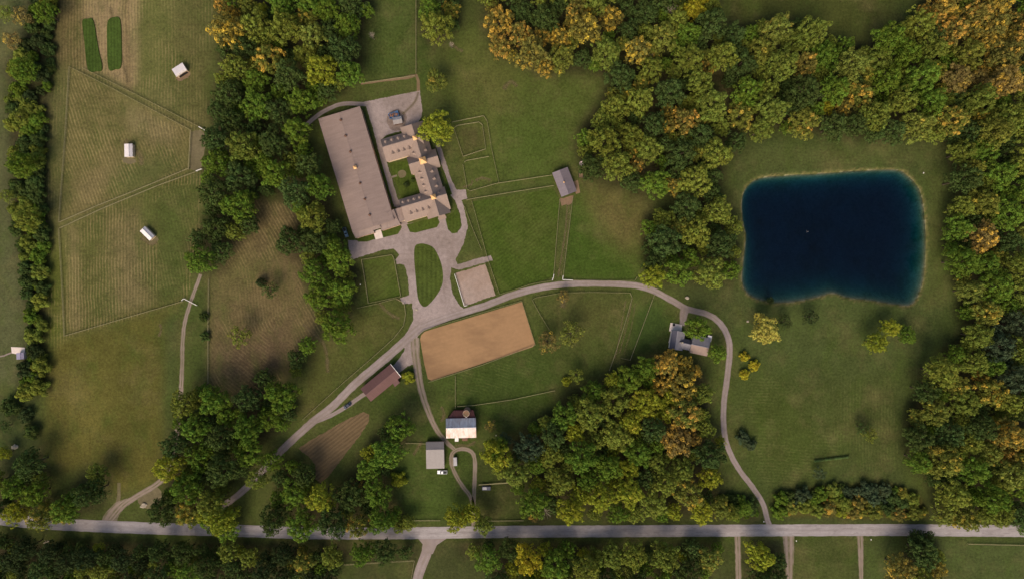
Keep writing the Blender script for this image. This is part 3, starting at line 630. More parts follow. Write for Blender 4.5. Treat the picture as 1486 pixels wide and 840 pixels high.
fence([(604,-20),(604,108)], 'upright wooden fence down the right side of the top paddock')

# ------------------------------------------------------------------ buildings
def roof_slab(name, A, B, Rb, Ra, mat, parent, th=0.16):
    """a roof slope from eave A-B up to ridge Ra-Rb"""
    A, B, Ra, Rb = map(Vector, (A, B, Ra, Rb)); d = Vector((0, 0, -th))
    vs_ = [A, B, Rb, Ra, A+d, B+d, Rb+d, Ra+d]
    o = mesh_obj(name, vs_, [(0,1,2,3),(7,6,5,4),(0,4,5,1),(1,5,6,2),(2,6,7,3),(3,7,4,0)], mat, parent)
    bm = bmesh.new(); bm.from_mesh(o.data); bmesh.ops.recalc_face_normals(bm, faces=bm.faces); bm.to_mesh(o.data); bm.free()
    ux = (B-A).normalized(); nrm = ux.cross(Ra-A).normalized(); vx = nrm.cross(ux)
    uv = []
    for p in vs_: q = p-A; uv += [q.dot(ux)+A.x, q.dot(vx), 0]
    at = o.data.attributes.new('roofuv', 'FLOAT_VECTOR', 'POINT'); at.data.foreach_set('vector', uv); return o
def walls(name, A, B, C, D, R1, R2, inset, mat, parent, drop=0.2):
    cen = (A+B+C+D)/4
    def ins(p, z):
        d = Vector((cen.x-p.x, cen.y-p.y, 0)); l = d.length
        return Vector((p.x, p.y, z)) + d*(inset*1.4/l)
    a, b, c, d = [ins(p, p.z-drop*0.3) for p in (A, B, C, D)]
    m1, m2 = (a+d)/2, (b+c)/2
    def rid(R, m, e):   # keep the gable top in the plane of the end wall
        return Vector((R.x, R.y, R.z-drop)) + Vector((cen.x-R.x, cen.y-R.y, 0)).normalized()*inset
    r1, r2 = rid(R1, m1, 0), rid(R2, m2, 0)
    g = [Vector((p.x, p.y, 0)) for p in (a, b, c, d)]
    return mesh_obj(name, [a, b, c, d, *g, r1, r2], [(0,4,5,1),(1,5,6,9) if False else (2,6,7,3),(1,5,6,2,9),(3,7,4,0,8),(0,1,9,8),(2,3,8,9)], mat, parent)
def wall_box(name, parent, p, q, z0, z1, off, mat, t0=0.3, t1=0.7, th=0.12):
    """a door or window set 'off' metres proud of the vertical plane through world points p,q (t along it)"""
    p = Vector((p.x, p.y, 0)); q = Vector((q.x, q.y, 0)); d = q-p; n = Vector((d.y, -d.x, 0)).normalized()
    a = p+d*t0+n*off; b = p+d*t1+n*off; k = n*th
    vs_ = [Vector((v.x, v.y, z)) for z in (z0, z1) for v in (a, b, b+k, a+k)]
    return mesh_obj(name, vs_, [(3,2,1,0),(4,5,6,7),(0,1,5,4),(1,2,6,5),(2,3,7,6),(3,0,4,7)], mat, parent)
def block(parent, R1, R2, h1, h2, ze, zr, roof1, roof2, wall, inset=0.5, dz=0.0, wname='wall', th=0.16, cap=True):
    """gabled block: ridge R1-R2 (px), half-widths h1 (towards the left of R1->R2 in the photo) and h2 px"""
    R1 = np.array(R1, float); R2 = np.array(R2, float); d = (R2-R1)/np.linalg.norm(R2-R1); n = np.array((d[1], -d[0]))
    A, B = R1+n*h1, R2+n*h1; D, C = R1-n*h2, R2-n*h2
    A, B, C, D = [W(p[0], p[1], ze+dz) for p in (A, B, C, D)]; r1, r2 = W(R1[0], R1[1], zr+dz), W(R2[0], R2[1], zr+dz)
    s1 = roof_slab('roof_slope', A, B, r2, r1, roof1, parent, th); s2 = roof_slab('roof_slope', C, D, r1, r2, roof2, parent, th)
    wl = walls(wname, A, B, C, D, r1, r2, inset, wall, parent)
    if cap:
        c = MB().bar(r1+Vector((0, 0, .04)), r2+Vector((0, 0, .04)), 0.36, 0.10).build('ridge_cap', roof1, parent)
        at = c.data.attributes.new('roofuv', 'FLOAT_VECTOR', 'POINT')
    return dict(A=A, B=B, C=C, D=D, r1=r1, r2=r2, wall=wl)
def cupola(parent, px, py, zb, size, hw, hr, louvre=True):
    p = W(px, py, zb+hw); rz = math.radians(17); s = size/2
    Mx = Matrix.Translation((p.x, p.y, 0)) @ Matrix.Rotation(rz, 4, 'Z')
    b = MB().box(-s*.8, s*.8, -s*.8, s*.8, zb-1.2, zb+hw, Mx).build('cupola', M['cream_wall'], parent)
    r = MB()
    pts = [(-s, -s, zb+hw), (s, -s, zb+hw), (s, s, zb+hw), (-s, s, zb+hw), (0, 0, zb+hw+hr)]
    pts = [Mx @ Vector(q) for q in pts]; k = [q+Vector((0, 0, -.12)) for q in pts[:4]]
    r.add(pts+k, [(0,1,4),(1,2,4),(2,3,4),(3,0,4),(8,7,6,5),(0,5,6,1),(1,6,7,2),(2,7,8,3),(3,8,5,0)])
    # nest one level deeper: the copper roof is a piece of the cupola
    ro = r.build('cupola_roof', M['copper'], parent); ro.parent = b
    f = MB().lathe((pts[4].x, pts[4].y, pts[4].z-.05), [(.12, 0), (.18, .18), (.08, .36), (.03, .9)], 8).build('finial', M['copper'], parent); f.parent = b
    return b
def dormer(parent, base, out, width, hwall, hrid, depth, roof, wall):
    """small gabled dormer: base = foot of its face on the slope, out = horizontal outward direction"""
    o = Vector((out.x, out.y, 0)).normalized(); s = Vector((-o.y, o.x, 0)); h = width/2
    f = [base-s*h, base+s*h, base+s*h+Vector((0,0,hwall)), base+Vector((0,0,hrid)), base-s*h+Vector((0,0,hwall))]
    bk = [p-o*depth for p in f]
    wl = mesh_obj('dormer', f+bk, [(0,1,2,3,4),(9,8,7,6,5),(0,5,6,1),(1,6,7,2),(4,9,5,0)], wall, parent)
    e = o*.18
    for sg in (1, -1):
        ea = base+s*(h+.12)*sg+Vector((0,0,hwall-.06)); ra = base+Vector((0,0,hrid+.06))
        sl = roof_slab('dormer_roof', ea+e, ea-o*depth, ra-o*depth, ra+e, roof, parent, .08); sl.parent = wl
    wn = mesh_obj('dormer_window', [base+o*.03-s*h*.6+Vector((0,0,.15)), base+o*.03+s*h*.6+Vector((0,0,.15)), base+o*.03+s*h*.6+Vector((0,0,hwall)), base+o*.03-s*h*.6+Vector((0,0,hwall))], [(0,1,2,3)], M['glass'], parent); wn.parent = wl
    return wl
def dormers(parent, blk, side, ts, sfrac, roof, wall):
    if side == 1: a, b, ra, rb = blk['A'], blk['B'], blk['r1'], blk['r2']
    else: a, b, ra, rb = blk['D'], blk['C'], blk['r1'], blk['r2']
    for t in ts:
        e = a.lerp(b, t); r = ra.lerp(rb, t); p = e.lerp(r, sfrac); out = e-r
        sl = (r.z-e.z)/Vector((out.x, out.y, 0)).length
        dormer(parent, p+Vector((0,0,-.1)), out, 1.8, 1.0, 1.75, min(1.75/sl*0.98, 3.2), roof, wall)

# indoor riding arena
ar = empty('indoor_arena', W(520, 250), 'long taupe-roofed indoor riding arena with a row of roof cupolas', 'riding hall')
rd = (np.array((541.5, 327.)) - np.array((492, 162.5)))
AR = block(ar, (492,163.5), (542,329), 31.5, 31.5, 5.8, 6.9, M['arena_roof'], M['arena_roof'], M['tan_wall'], 0.5)
for i, (x, y) in enumerate([(494,174),(501,197),(508,220),(522,266),(529,289),(536,312)]):
    p = W(x, y, 8.0)
    b = MB().lathe((p.x, p.y, 6.5), [(.42, 0), (.42, .9), (.75, .95), (.7, 1.1), (.2, 1.5)], 12).build('roof_vent', M['brown_wall'], ar, True)
cupola(ar, 515, 243, 6.9, 1.9, 1.3, 1.3)
# lower wings along the front
def poly_roof(name, pts, mat, parent, th=.16):
    v = [W(x, y, z) for x, y, z in pts]; n = len(v); vv = v+[p+Vector((0,0,-th)) for p in v]
    o = mesh_obj(name, vv, [tuple(range(n)), tuple(range(n, 2*n))[::-1]] + [(i, n+i, n+(i+1) % n, (i+1) % n) for i in range(n)], mat, parent)
    bm = bmesh.new(); bm.from_mesh(o.data); bmesh.ops.recalc_face_normals(bm, faces=bm.faces); bm.to_mesh(o.data); bm.free()
    at = o.data.attributes.new('roofuv', 'FLOAT_VECTOR', 'POINT'); at.data.foreach_set('vector', [c for p in vv for c in (p.x, p.y, 0)]); return o
def wall_under(parent, pts, mat, name='wall', inset=0.93):
    v = [W(x, y, z) for x, y, z in pts]; c = sum(v, Vector())/len(v); n = len(v)
    up = [Vector((c.x+(p.x-c.x)*inset, c.y+(p.y-c.y)*inset, p.z-.12)) for p in v]; dn = [Vector((p.x, p.y, 0)) for p in up]
    return mesh_obj(name, up+dn, [tuple(range(n))]+[(i, (i+1) % n, n+(i+1) % n, n+i) for i in range(n)], mat, parent)
q = [(511,336,4.9),(539,329,4.9),(543.5,338,3.4),(516,346,3.4)]; poly_roof('front_roof', q, M['arena_roof'], ar); wall_under(ar, q, M['tan_wall'])
q = [(550.5,326.5,4.9),(571,309,5.0),(577,318,4.3),(581.5,326,3.4),(554,335,3.4)]; poly_roof('front_roof', q, M['arena_roof'], ar); wall_under(ar, q, M['tan_wall'])
q = [(560,309.5,6.6),(571.5,304,5.4),(577,318,4.4)]; poly_roof('roof_hip', q, M['arena_roof'], ar)
q = [(538,330,5.4),(551,326.5,5.4),(553,331,4.6),(540,335,4.6)]; poly_roof('porch_roof', q, M['arena_roof'], ar)
q = [(541.5,336,.12),(552.5,333,.12),(556,345,.12),(545,348,.12)]; poly_roof('doorstep', q, M['concrete'], ar, .1)
q = [(572,304,3.9),(583,301,3.9),(589,319,3.5),(579,323,3.5)]; poly_roof('link_roof', q, M['arena_roof'], ar); wall_under(ar, q, M['cream_wall'])
wall_box('door', ar, AR['C'], AR['B'], 0, 3.6, -0.75, M['dark'], .40, .60)
for t in np.arange(0.06, 0.92, 0.12):
    wall_box('window', ar, AR['A'], AR['B'], 2.6, 4.0, -0.62, M['glass'], t, t+.07)
    wall_box('window', ar, AR['C'], AR['D'], 2.6, 4.0, -0.62, M['glass'], t, t+.07)

# stable range
st = empty('stable_block', W(610, 245), 'three-winged stable with copper cupolas and rows of small dormers', 'stable')
RS, CW, DW = M['stable_roof'], M['cream_wall'], M['brown_wall']
NWg = block(st, (555,214), (612,197.4), 11.5, 22.5, 3.6, 10.0, RS, RS, CW, .5)
NSg = block(st, (597,180.5), (637.5,313.5), 17, 17, 3.6, 10.0, RS, RS, CW, .5, 0.012)
MDg = block(st, (593,239), (635,226.7), 11, 15.5, 3.6, 10.4, RS, RS, CW, .5, 0.024)
SWg = block(st, (582,301), (648,281.8), 11.5, 22.5, 3.6, 10.0, RS, RS, CW, .5, 0.036)
dormers(st, NWg, 1, (.12,.28,.44,.60), .42, RS, DW); dormers(st, NWg, 2, (.20,.34,.48,.62), .40, RS, DW)
dormers(st, SWg, 1, (.08,.20,.32,.44), .42, RS, DW); dormers(st, SWg, 2, (.16,.29,.42,.55), .40, RS, DW)
dormers(st, NSg, 1, (.53,.61,.69,.77), .42, RS, DW); dormers(st, NSg, 2, (.51,.58,.65,.72), .42, RS, DW)
dormers(st, NSg, 1, (.30,), .42, RS, DW); dormers(st, NSg, 2, (.30,), .42, RS, DW)
cupola(st, 602, 200, 9.9, 2.5, 1.2, 1.9); cupola(st, 613.5, 233, 10.1, 3.8, 1.5, 2.4); cupola(st, 629, 286, 9.9, 2.8, 1.2, 2.0)
q = [(635,312.5,3.4),(645,309.5,3.4),(648,317,2.9),(638,319.5,2.9)]; poly_roof('porch_roof', q, RS, st)
wall_box('door', st, NSg['C'], NSg['B'], 0, 3.0, -0.7, M['dark'], .38, .62)
wall_box('door', st, NSg['A'], NSg['D'], 0, 3.0, -0.7, M['dark'], .38, .62)
for t in (.12, .27, .42): wall_box('window', st, SWg['D'], SWg['C'], 1.2, 2.3, -0.65, M['glass'], t, t+.06)
for t in (.15, .35, .55): wall_box('window', st, NWg['D'], NWg['C'], 1.2, 2.3, -0.65, M['glass'], t, t+.07)
for t in (.45, .55, .65, .75): wall_box('window', st, NSg['A'], NSg['B'], 1.2, 2.3, -0.62, M['glass'], t, t+.03)

# run-in shed between the paddocks
sh = empty('run_in_shed', W(819, 268), 'grey seamed-metal run-in shed between two green paddocks', 'shed')
B_ = block(sh, (812,247), (825.5,282), 12.5, 11.5, 2.8, 4.7, M['shed_roof'], M['shed_roof'], M['brown_wall'], .3)
cupola(sh, 818.5, 264.5, 4.6, .8, .5, .6)
wall_box('door', sh, B_['C'], B_['B'], 0, 2.3, -0.5, M['dark'], .3, .7)
sheet('worn_dirt', [(831,264),(839,262),(842,280),(836,282)], M['dirt'], 0.018, 0, .4)
sheet('worn_dirt', [(811,289),(832,284),(829,296),(815,299)], M['dirt'], 0.018, 0, .8)

# old bank barn
bn = empty('old_barn', W(669, 620), 'old barn with a grey and rust-streaked tin roof beside a silo', 'barn')
B_ = block(bn, (647.2,621), (690.8,620), 14, 14.5, 6.0, 10.4, M['barn_n'], M['barn_s'], M['red_wall'], .4)
q = [(649,608,5.4),(690,606.5,5.4),(687,595,3.2),(658,595.5,3.2)]; poly_roof('lean_to_roof', q, M['lean_roof'], bn); wall_under(bn, q, M['red_wall'])
q = [(660,635,4.2),(665.3,635,4.2),(665.3,640,3.2),(660,640,3.2)]; poly_roof('entry_roof', q, M['white_roof'], bn); wall_under(bn, q, M['white_wall'])
q = [(670.5,635,3.8),(678.5,635,3.8),(678.5,639.3,2.8),(670.5,639.3,2.8)]; poly_roof('entry_roof', q, M['brown_wall'], bn); wall_under(bn, q, M['red_wall'])
for t in (.15, .5, .8): wall_box('window', bn, B_['D'], B_['C'], 2.0, 3.2, -0.5, M['glass'], t, t+.05)
p = W(676.5, 599.5, 9)
si = empty('silo', (p.x, p.y, 0), 'weathered round stave silo standing against the old barn', 'silo')
MB().lathe((p.x, p.y, 0), [(1.9, 0), (1.9, 9.4), (1.55, 9.4), (1.5, 7.5), (.05, 7.9)], 24).build('wall', M['silo'], si)
hb = MB()
for z in np.arange(0.8, 9.2, 0.8): hb.lathe((p.x, p.y, z), [(1.93, 0), (1.95, .03), (1.95, .09), (1.9, .12)], 24)
tag(hb.build('hoop', M['junk'], si), kind='stuff')
for k_ in range(3): MB().bar((p.x-1.7+.5*k_, p.y-1.0+.8*k_, 9.5), (p.x+1.2+.2*k_, p.y-.9+.9*k_, 9.6), .16, .12).build('rafter', M['wood'], si)
MB().box(p.x-.4, p.x+.4, p.y-2.4, p.y-1.7, 0, 9.0).build('chute', M['grey_metal'], si)

# steel garage
gg = empty('steel_garage', W(631, 660), 'grey-brown steel garage with an uneven pitched roof', 'garage')
B_ = block(gg, (618.2,652.3), (644.3,651.8), 11.3, 27.4, 3.0, 5.2, M['garage_roof'], M['garage_roof'], M['tan_wall'], .3)
wall_box('door', gg, B_['D'], B_['C'], 0, 2.6, -0.42, M['white_wall'], .15, .45); wall_box('door', gg, B_['D'], B_['C'], 0, 2.6, -0.42, M['white_wall'], .55, .85)

# long red-brown barn
rb = empty('machinery_barn', W(553, 556), 'long red-brown roofed machinery barn beside the farm lane', 'barn')
B_ = block(rb, (530.5,573), (574,537.3), 12, 12, 3.6, 6.4, M['red_roof'], M['red_roof'], M['brown_wall'], .4)
MB().bar(B_['B']+Vector((.1,.1,.05)), B_['r2']+Vector((.1,.1,.05)), .3, .2).bar(B_['C']+Vector((.1,.1,.05)), B_['r2']+Vector((.1,.1,.05)), .3, .2).build('trim_board', M['white_rail'], rb)
q = [(570,556,3.0),(577,550,3.0),(580,555,2.2),(573,561,2.2)]; poly_roof('lean_to_roof', q, M['red_roof'], rb); wall_under(rb, q, M['brown_wall'])
wall_box('door', rb, B_['C'], B_['B'], 0, 3.2, -0.52, M['dark'], .3, .7)

# house in the bend of the long drive
hs = empty('house', W(1000, 497), 'blue-grey roofed house with several wings under a broad tree', 'house')
block(hs, (983.5,480), (979.5,507), 11, 8.5, 3.2, 6.2, M['light_slate'], M['slate_roof'], M['white_wall'], .4)
block(hs, (986,496), (1010,501), 6.5, 9, 3.0, 5.4, M['slate_roof'], M['light_slate'], M['white_wall'], .4, 0.013)
block(hs, (1003.5,499), (1029,504.5), 14, 12.5, 3.2, 6.4, M['light_slate'], M['lit_tan_roof'], M['white_wall'], .4, 0.02)
q = [(1028,486,2.6),(1033.5,487.3,2.6),(1031.5,496,2.4),(1027,495,2.4)]; poly_roof('porch_roof', q, M['white_roof'], hs); wall_under(hs, q, M['white_wall'])
q = [(973,468,.14),(990,471,.14),(989,482,.14),(979,481,.14),(975,498,.14),(970,497,.14),(974,481,.14),(971,480,.14)]; poly_roof('patio', q, M['concrete'], hs, .12)
p = W(977.5, 471); MB().lathe((p.x, p.y, .14), [(.7, 0), (.75, .5), (.3, .8)], 12).build('patio_grill', M['black_metal'], hs)
p = W(990, 497, 6.5); MB().box(p.x-.5, p.x+.5, p.y-.4, p.y+.4, 3, 7.0).build('chimney', M['stone'], hs)

# three white field shelters
def shelter(R1, R2, h1, h2, label, open_side):
    e = empty('field_shelter', W((R1[0]+R2[0])/2, (R1[1]+R2[1])/2), label, 'shelter', 'white field shelters')
    b = block(e, R1, R2, h1, h2, 2.4, 3.5, M['white_roof'], M['white_roof'], M['cream_wall'], .2)
    k = {'A': ('A', 'B'), 'C': ('C', 'D')}[open_side]
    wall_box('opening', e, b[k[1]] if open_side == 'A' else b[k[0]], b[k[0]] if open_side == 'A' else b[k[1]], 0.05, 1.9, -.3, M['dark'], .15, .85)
shelter((254.5,109.5), (269.8,99.7), 10, 2.8, 'tilted white shelter nearest the green crop strips', 'C')
shelter((186.5,209), (186.8,228), 5.6, 6.2, 'upright white shelter standing alone in the middle left field', 'C')
shelter((206.5,332), (220.5,346), 5, 5, 'slanted white shelter in the lowest of the left fields', 'C')
sheet('worn_dirt', [(178,230),(194,230),(198,235),(190,238),(180,236)], M['worn'], 0.0052, 3, .6)
sheet('worn_dirt', [(216,352),(226,344),(230,348),(222,356)], M['worn'], 0.0052, 3, .6)
sheet('worn_dirt', [(256,113),(272,103),(276,110),(262,118)], M['dirt'], 0.010, 3, .6)
# violet shed at the left edge
vsd = empty('garden_shed', W(29, 515), 'small violet-grey roofed shed with a concrete pad at the left edge', 'shed')
block(vsd, (29,511.5), (29.5,521), 5.5, 5.5, 2.4, 3.2, M['violet_roof'], M['violet_roof'], M['white_wall'], .2)
q = [(16,503,.12),(36,504,.12),(36,513,.12),(24,513.5,.12),(17,512,.12)]; poly_roof('concrete_pad', q, M['concrete'], vsd, .1)
ribbon('footpath', [(-30,519),(0,517),(10,514),(18,511)], 2, M['gravel'], 0.012, .1)
# small shed and wagon in the back yard
ys = empty('yard_shed', W(577, 178), 'small grey-roofed shed on the gravel behind the stable', 'shed')
block(ys, (570,175), (583,172.5), 4, 6.5, 2.2, 3.0, M['grey_metal'], M['garage_roof'], M['brown_wall'], .2)
wg = empty('scrap_wagon', W(572, 168), 'open blue wagon heaped with scrap behind the yard shed', 'wagon', None, math.radians(20))
MB().box(-2.9, 2.9, -1.5, 1.5, .6, .75).box(-2.9, 2.9, -1.5, -1.38, .75, 1.7).box(-2.9, 2.9, 1.38, 1.5, .75, 1.7).box(-2.9, -2.78, -1.38, 1.38, .75, 1.7).box(2.78, 2.9, -1.38, 1.38, .75, 1.7).build('bed', M['blue_paint'], wg, False, False)
jk = MB()
for i in range(26):
    Mx = Matrix.Translation((rng.uniform(-2.3, 2.3), rng.uniform(-1, 1), rng.uniform(.9, 1.9))) @ Matrix.Rotation(rng.uniform(0, 3), 4, 'Z') @ Matrix.Rotation(rng.uniform(-.6, .6), 4, 'X')
    jk.box(-rng.uniform(.3, .9), rng.uniform(.3, .9), -.15, .15, -.12, .12, Mx)
tag(jk.build('scrap', M['junk'], wg, False, False), kind='stuff')
for sx in (-1.8, 1.8):
    for sy in (-1.5, 1.5):
        wm = MB(); wm.tube([(sx, sy-.14, .45), (sx, sy+.14, .45)], [.45, .45], 14); wm.build('wheel', M['rubber'], wg, False, False)

# ------------------------------------------------------------------ vehicles
def vehicle(kind, px, py, ang, body, label, group='parked vehicles'):
    r = empty({'pickup': 'pickup_truck', 'car': 'parked_car', 'trailer': 'parked_trailer'}[kind], W(px, py, .06), label, {'pickup': 'pickup', 'car': 'car', 'trailer': 'trailer'}[kind], group, ang)
    bm = M[body]
    def part(name, prof, y0, y1, mat, inset=0.0, par=None):
        n = len(prof); v = [(x, y0+(inset if z > 1.0 else 0), z) for x, z in prof] + [(x, y1-(inset if z > 1.0 else 0), z) for x, z in prof]
        o = mesh_obj(name, v, [tuple(range(n))[::-1], tuple(range(n, 2*n))] + [(i, (i+1) % n, n+(i+1) % n, n+i) for i in range(n)], mat, r, False, False)
        b = bmesh.new(); b.from_mesh(o.data); bmesh.ops.recalc_face_normals(b, faces=b.faces); bmesh.ops.bevel(b, geom=b.edges[:], offset=.05, segments=1, affect='EDGES'); b.to_mesh(o.data); b.free()
        if par: o.parent = par
        return o
    if kind == 'trailer':
        part('body', [(-2.4, .5), (2.2, .5), (2.5, .8), (2.5, 2.1), (-2.4, 2.1)], -1.05, 1.05, bm)
        part('roof_panel', [(-.2, 2.11), (2.2, 2.11), (2.2, 2.17), (-.2, 2.17)], -.8, .8, M['grey_metal'])
        MB().bar((2.4, 0, .55), (3.6, 0, .5), .14, .12).build('tow_bar', M['black_metal'], r, False, False); axles = (-.5, .4)
    elif kind == 'pickup':
        part('body', [(-2.8, .45), (2.75, .45), (2.85, .7), (2.8, 1.05), (1.25, 1.15), (-.75, 1.15), (-.75, 0.75), (-2.8, .75)], -.98, .98, bm)
        part('cab', [(-.75, 1.15), (1.15, 1.15), (.45, 1.82), (-.6, 1.84)], -.9, .9, bm, .12)
        MB().add([(1.13, -.72, 1.2), (1.13, .72, 1.2), (.52, .64, 1.80), (.52, -.64, 1.80)], [(0,1,2,3)]).build('windshield', M['glass'], r, False, False)
        MB().add([(-.76, -.7, 1.2), (-.76, .7, 1.2), (-.66, .62, 1.78), (-.66, -.62, 1.78)], [(3,2,1,0)]).build('rear_window', M['glass'], r, False, False)
        bd = MB(); bd.box(-2.78, -.8, -.97, -.85, .75, 1.2).box(-2.78, -.8, .85, .97, .75, 1.2).box(-2.82, -2.72, -.85, .85, .75, 1.2); bd.build('bed', bm, r, False, False)
        MB().box(-2.7, -.82, -.83, .83, .76, .82).build('bed_liner', M['black_metal'], r, False, False); axles = (-1.75, 1.8)
    else:
        part('body', [(-2.3, .4), (2.3, .4), (2.35, .7), (2.2, .9), (1.2, 1.0), (-1.6, 1.02), (-2.3, .98)], -.92, .92, bm)
        part('cabin', [(-1.95, 1.0), (1.15, 1.0), (.3, 1.5), (-1.35, 1.52)], -.84, .84, M['glass'], .12)
        part('roof', [(-1.3, 1.5), (.22, 1.49), (.18, 1.57), (-1.25, 1.58)], -.68, .68, bm); axles = (-1.45, 1.45)
    for ax in axles:
        for sy in (-.9, .9):
            MB().tube([(ax, sy-.12, .36), (ax, sy+.12, .36)], [.36, .36], 14).build('wheel', M['rubber'], r, False, False)
    if kind != 'trailer':
        fx = 2.86 if kind == 'pickup' else 2.36
        for sy in (-.7, .7): MB().box(fx-.08, fx+.02, sy-.2, sy+.2, .7, .88).build('headlight', M['white_rail'], r, False, False)
    return r
vehicle('pickup', 642, 684, math.pi, 'white_paint', 'white pickup with a dark bed beside the steel garage')
vehicle('car', 504.5, 588, math.radians(218), 'navy_paint', 'dark blue car on the track left of the machinery barn')
vehicle('pickup', 502, 337.5, math.radians(288), 'teal_paint', 'teal pickup in the shade at the front corner of the riding hall')
vehicle('trailer', 706, 706.5, math.pi, 'navy_paint', 'dark blue box trailer parked under the pale board fence')
vehicle('trailer', 661, 668, math.radians(92), 'grey_metal', 'small grey trailer inside the gravel loop')

# ------------------------------------------------------------------ small things
def lathe_thing(name, px, py, prof, mat, label, cat, n=20):
    p = W(px, py); o = MB().lathe((0, 0, 0), prof, n).build(name, mat, None, True); o.location = (p.x, p.y, 0.01); tag(o, label, cat); return o
tk = lathe_thing('stock_tank', 844, 238, [(1.3, 0), (1.3, .75), (1.36, .78), (1.2, .78), (1.2, .55), (.02, .55)], M['stock'], 'round pale water tank by the trees right of the run-in shed', 'water tank')
hf = empty('hay_feeder', W(843, 255), 'black square hay feeder right of the run-in shed', 'feeder')
p = W(843, 255); fm = MB()
for a in (-1.4, 1.4):
    fm.bar((p.x-1.4, p.y+a, 1.2), (p.x+1.4, p.y+a, 1.2), .12, .12).bar((p.x+a, p.y-1.4, 1.2), (p.x+a, p.y+1.4, 1.2), .12, .12)
    for b in (-1.4, 0, 1.4): fm.bar((p.x+a, p.y+b, 0), (p.x+a, p.y+b, 1.2), .12, .12)
fm.build('frame', M['black_metal'], hf); MB().box(p.x-1.25, p.x+1.25, p.y-1.25, p.y+1.25, 0.02, .6, None, .8).build('hay', M['dirt'], hf)
fo = empty('pond_fountain', W(1172, 336, -.5), 'tiny floating fountain in the middle of the pond', 'fountain')
p = W(1172, 336); MB().lathe((p.x, p.y, -.6), [(.4, 0), (.45, .2), (.3, .28), (.1, .3), (.08, .6)], 14).build('float', M['black_metal'], fo, True)
for a in range(3): MB().bar((p.x, p.y, -.35), (p.x+.8*math.cos(a*2.09), p.y+.8*math.sin(a*2.09), -.42), .08, .08).build('arm', M['grey_metal'], fo)
def post(name, px, py, label, cat, ht=1.2):
    p = W(px, py); r = empty(name, p, label, cat)
    MB().box(p.x-.07, p.x+.07, p.y-.07, p.y+.07, 0, ht).build('post', M['wood'], r)
    MB().box(p.x-.18, p.x+.18, p.y-.34, p.y+.34, ht, ht+.35).build('box', M['white_rail'], r)
post('mailbox', 1107, 755, 'white mailbox where the long drive meets the road', 'mailbox')
post('mailbox', 1262, 781, 'white mailbox under the road right of the gate lane', 'mailbox')
post('mailbox', 1154, 783, 'white mailbox below the road at the first gate lane', 'mailbox')
post('marker_post', 1338, 252, 'white-headed post on the grass by the pond corner', 'post')
post('nest_box', 524, 413, 'pale box on a post at the edge of the square paddock', 'nest box', 1.4)
post('nest_box', 720, 630, 'white-topped post right of the old barn', 'post', 2.0)
# rocks
def rock(px, py, r, label):
    bm = bmesh.new(); bmesh.ops.create_icosphere(bm, subdivisions=2, radius=r)
    for v in bm.verts: v.co *= rng.uniform(.6, 1.25); v.co.z = v.co.z*.5; v.co.x *= 1.25
    me = bpy.data.meshes.new('boulder'); bm.to_mesh(me); bm.free(); me.materials.append(M['stone'])
    o = bpy.data.objects.new('boulder', me); COL.objects.link(o); p = W(px, py); o.location = (p.x, p.y, r*.2); tag(o, label, 'boulder')
rock(22, 648, 1.5, 'pale boulder pile at the lower left edge'); rock(209, 733, 1.6, 'pale rock on the dirt patch by the field track')
rock(997, 432, 1.0, 'lone pale rock on the grass above the house bend'); rock(1085, 466, .6, 'small pale rock left of the yellowing pond tree')
rock(604.5, 449, .7, 'white stone in the yard under the oval lawn')
# fallen trunks
def log(a, b, r, label):
    p, q = W(*a), W(*b); o = empty('fallen_trunk', p, label, 'log')
    mid = p.lerp(q, .5); MB().tube([(p.x, p.y, r), (mid.x+.3, mid.y, r*1.1), (q.x, q.y, r*.8)], [r, r*.85, r*.5], 7).build('trunk', M['stone'], o)
    for t in (.4, .6, .75):
        s = p.lerp(q, t); MB().tube([(s.x, s.y, r), (s.x+rng.uniform(-1.5, 1.5), s.y+rng.uniform(.6, 1.6), r*2)], [r*.4, r*.15], 5).build('branch', M['stone'], o)
log((1447,729), (1478,736), .35, 'pale bare trunk lying over the scrub at the lower right'); log((64,787), (73,784), .3, 'short pale trunk under the road at the lower left')
log((573,760-10), (580,752), .25, 'short bare trunk beside the road in the centre left')

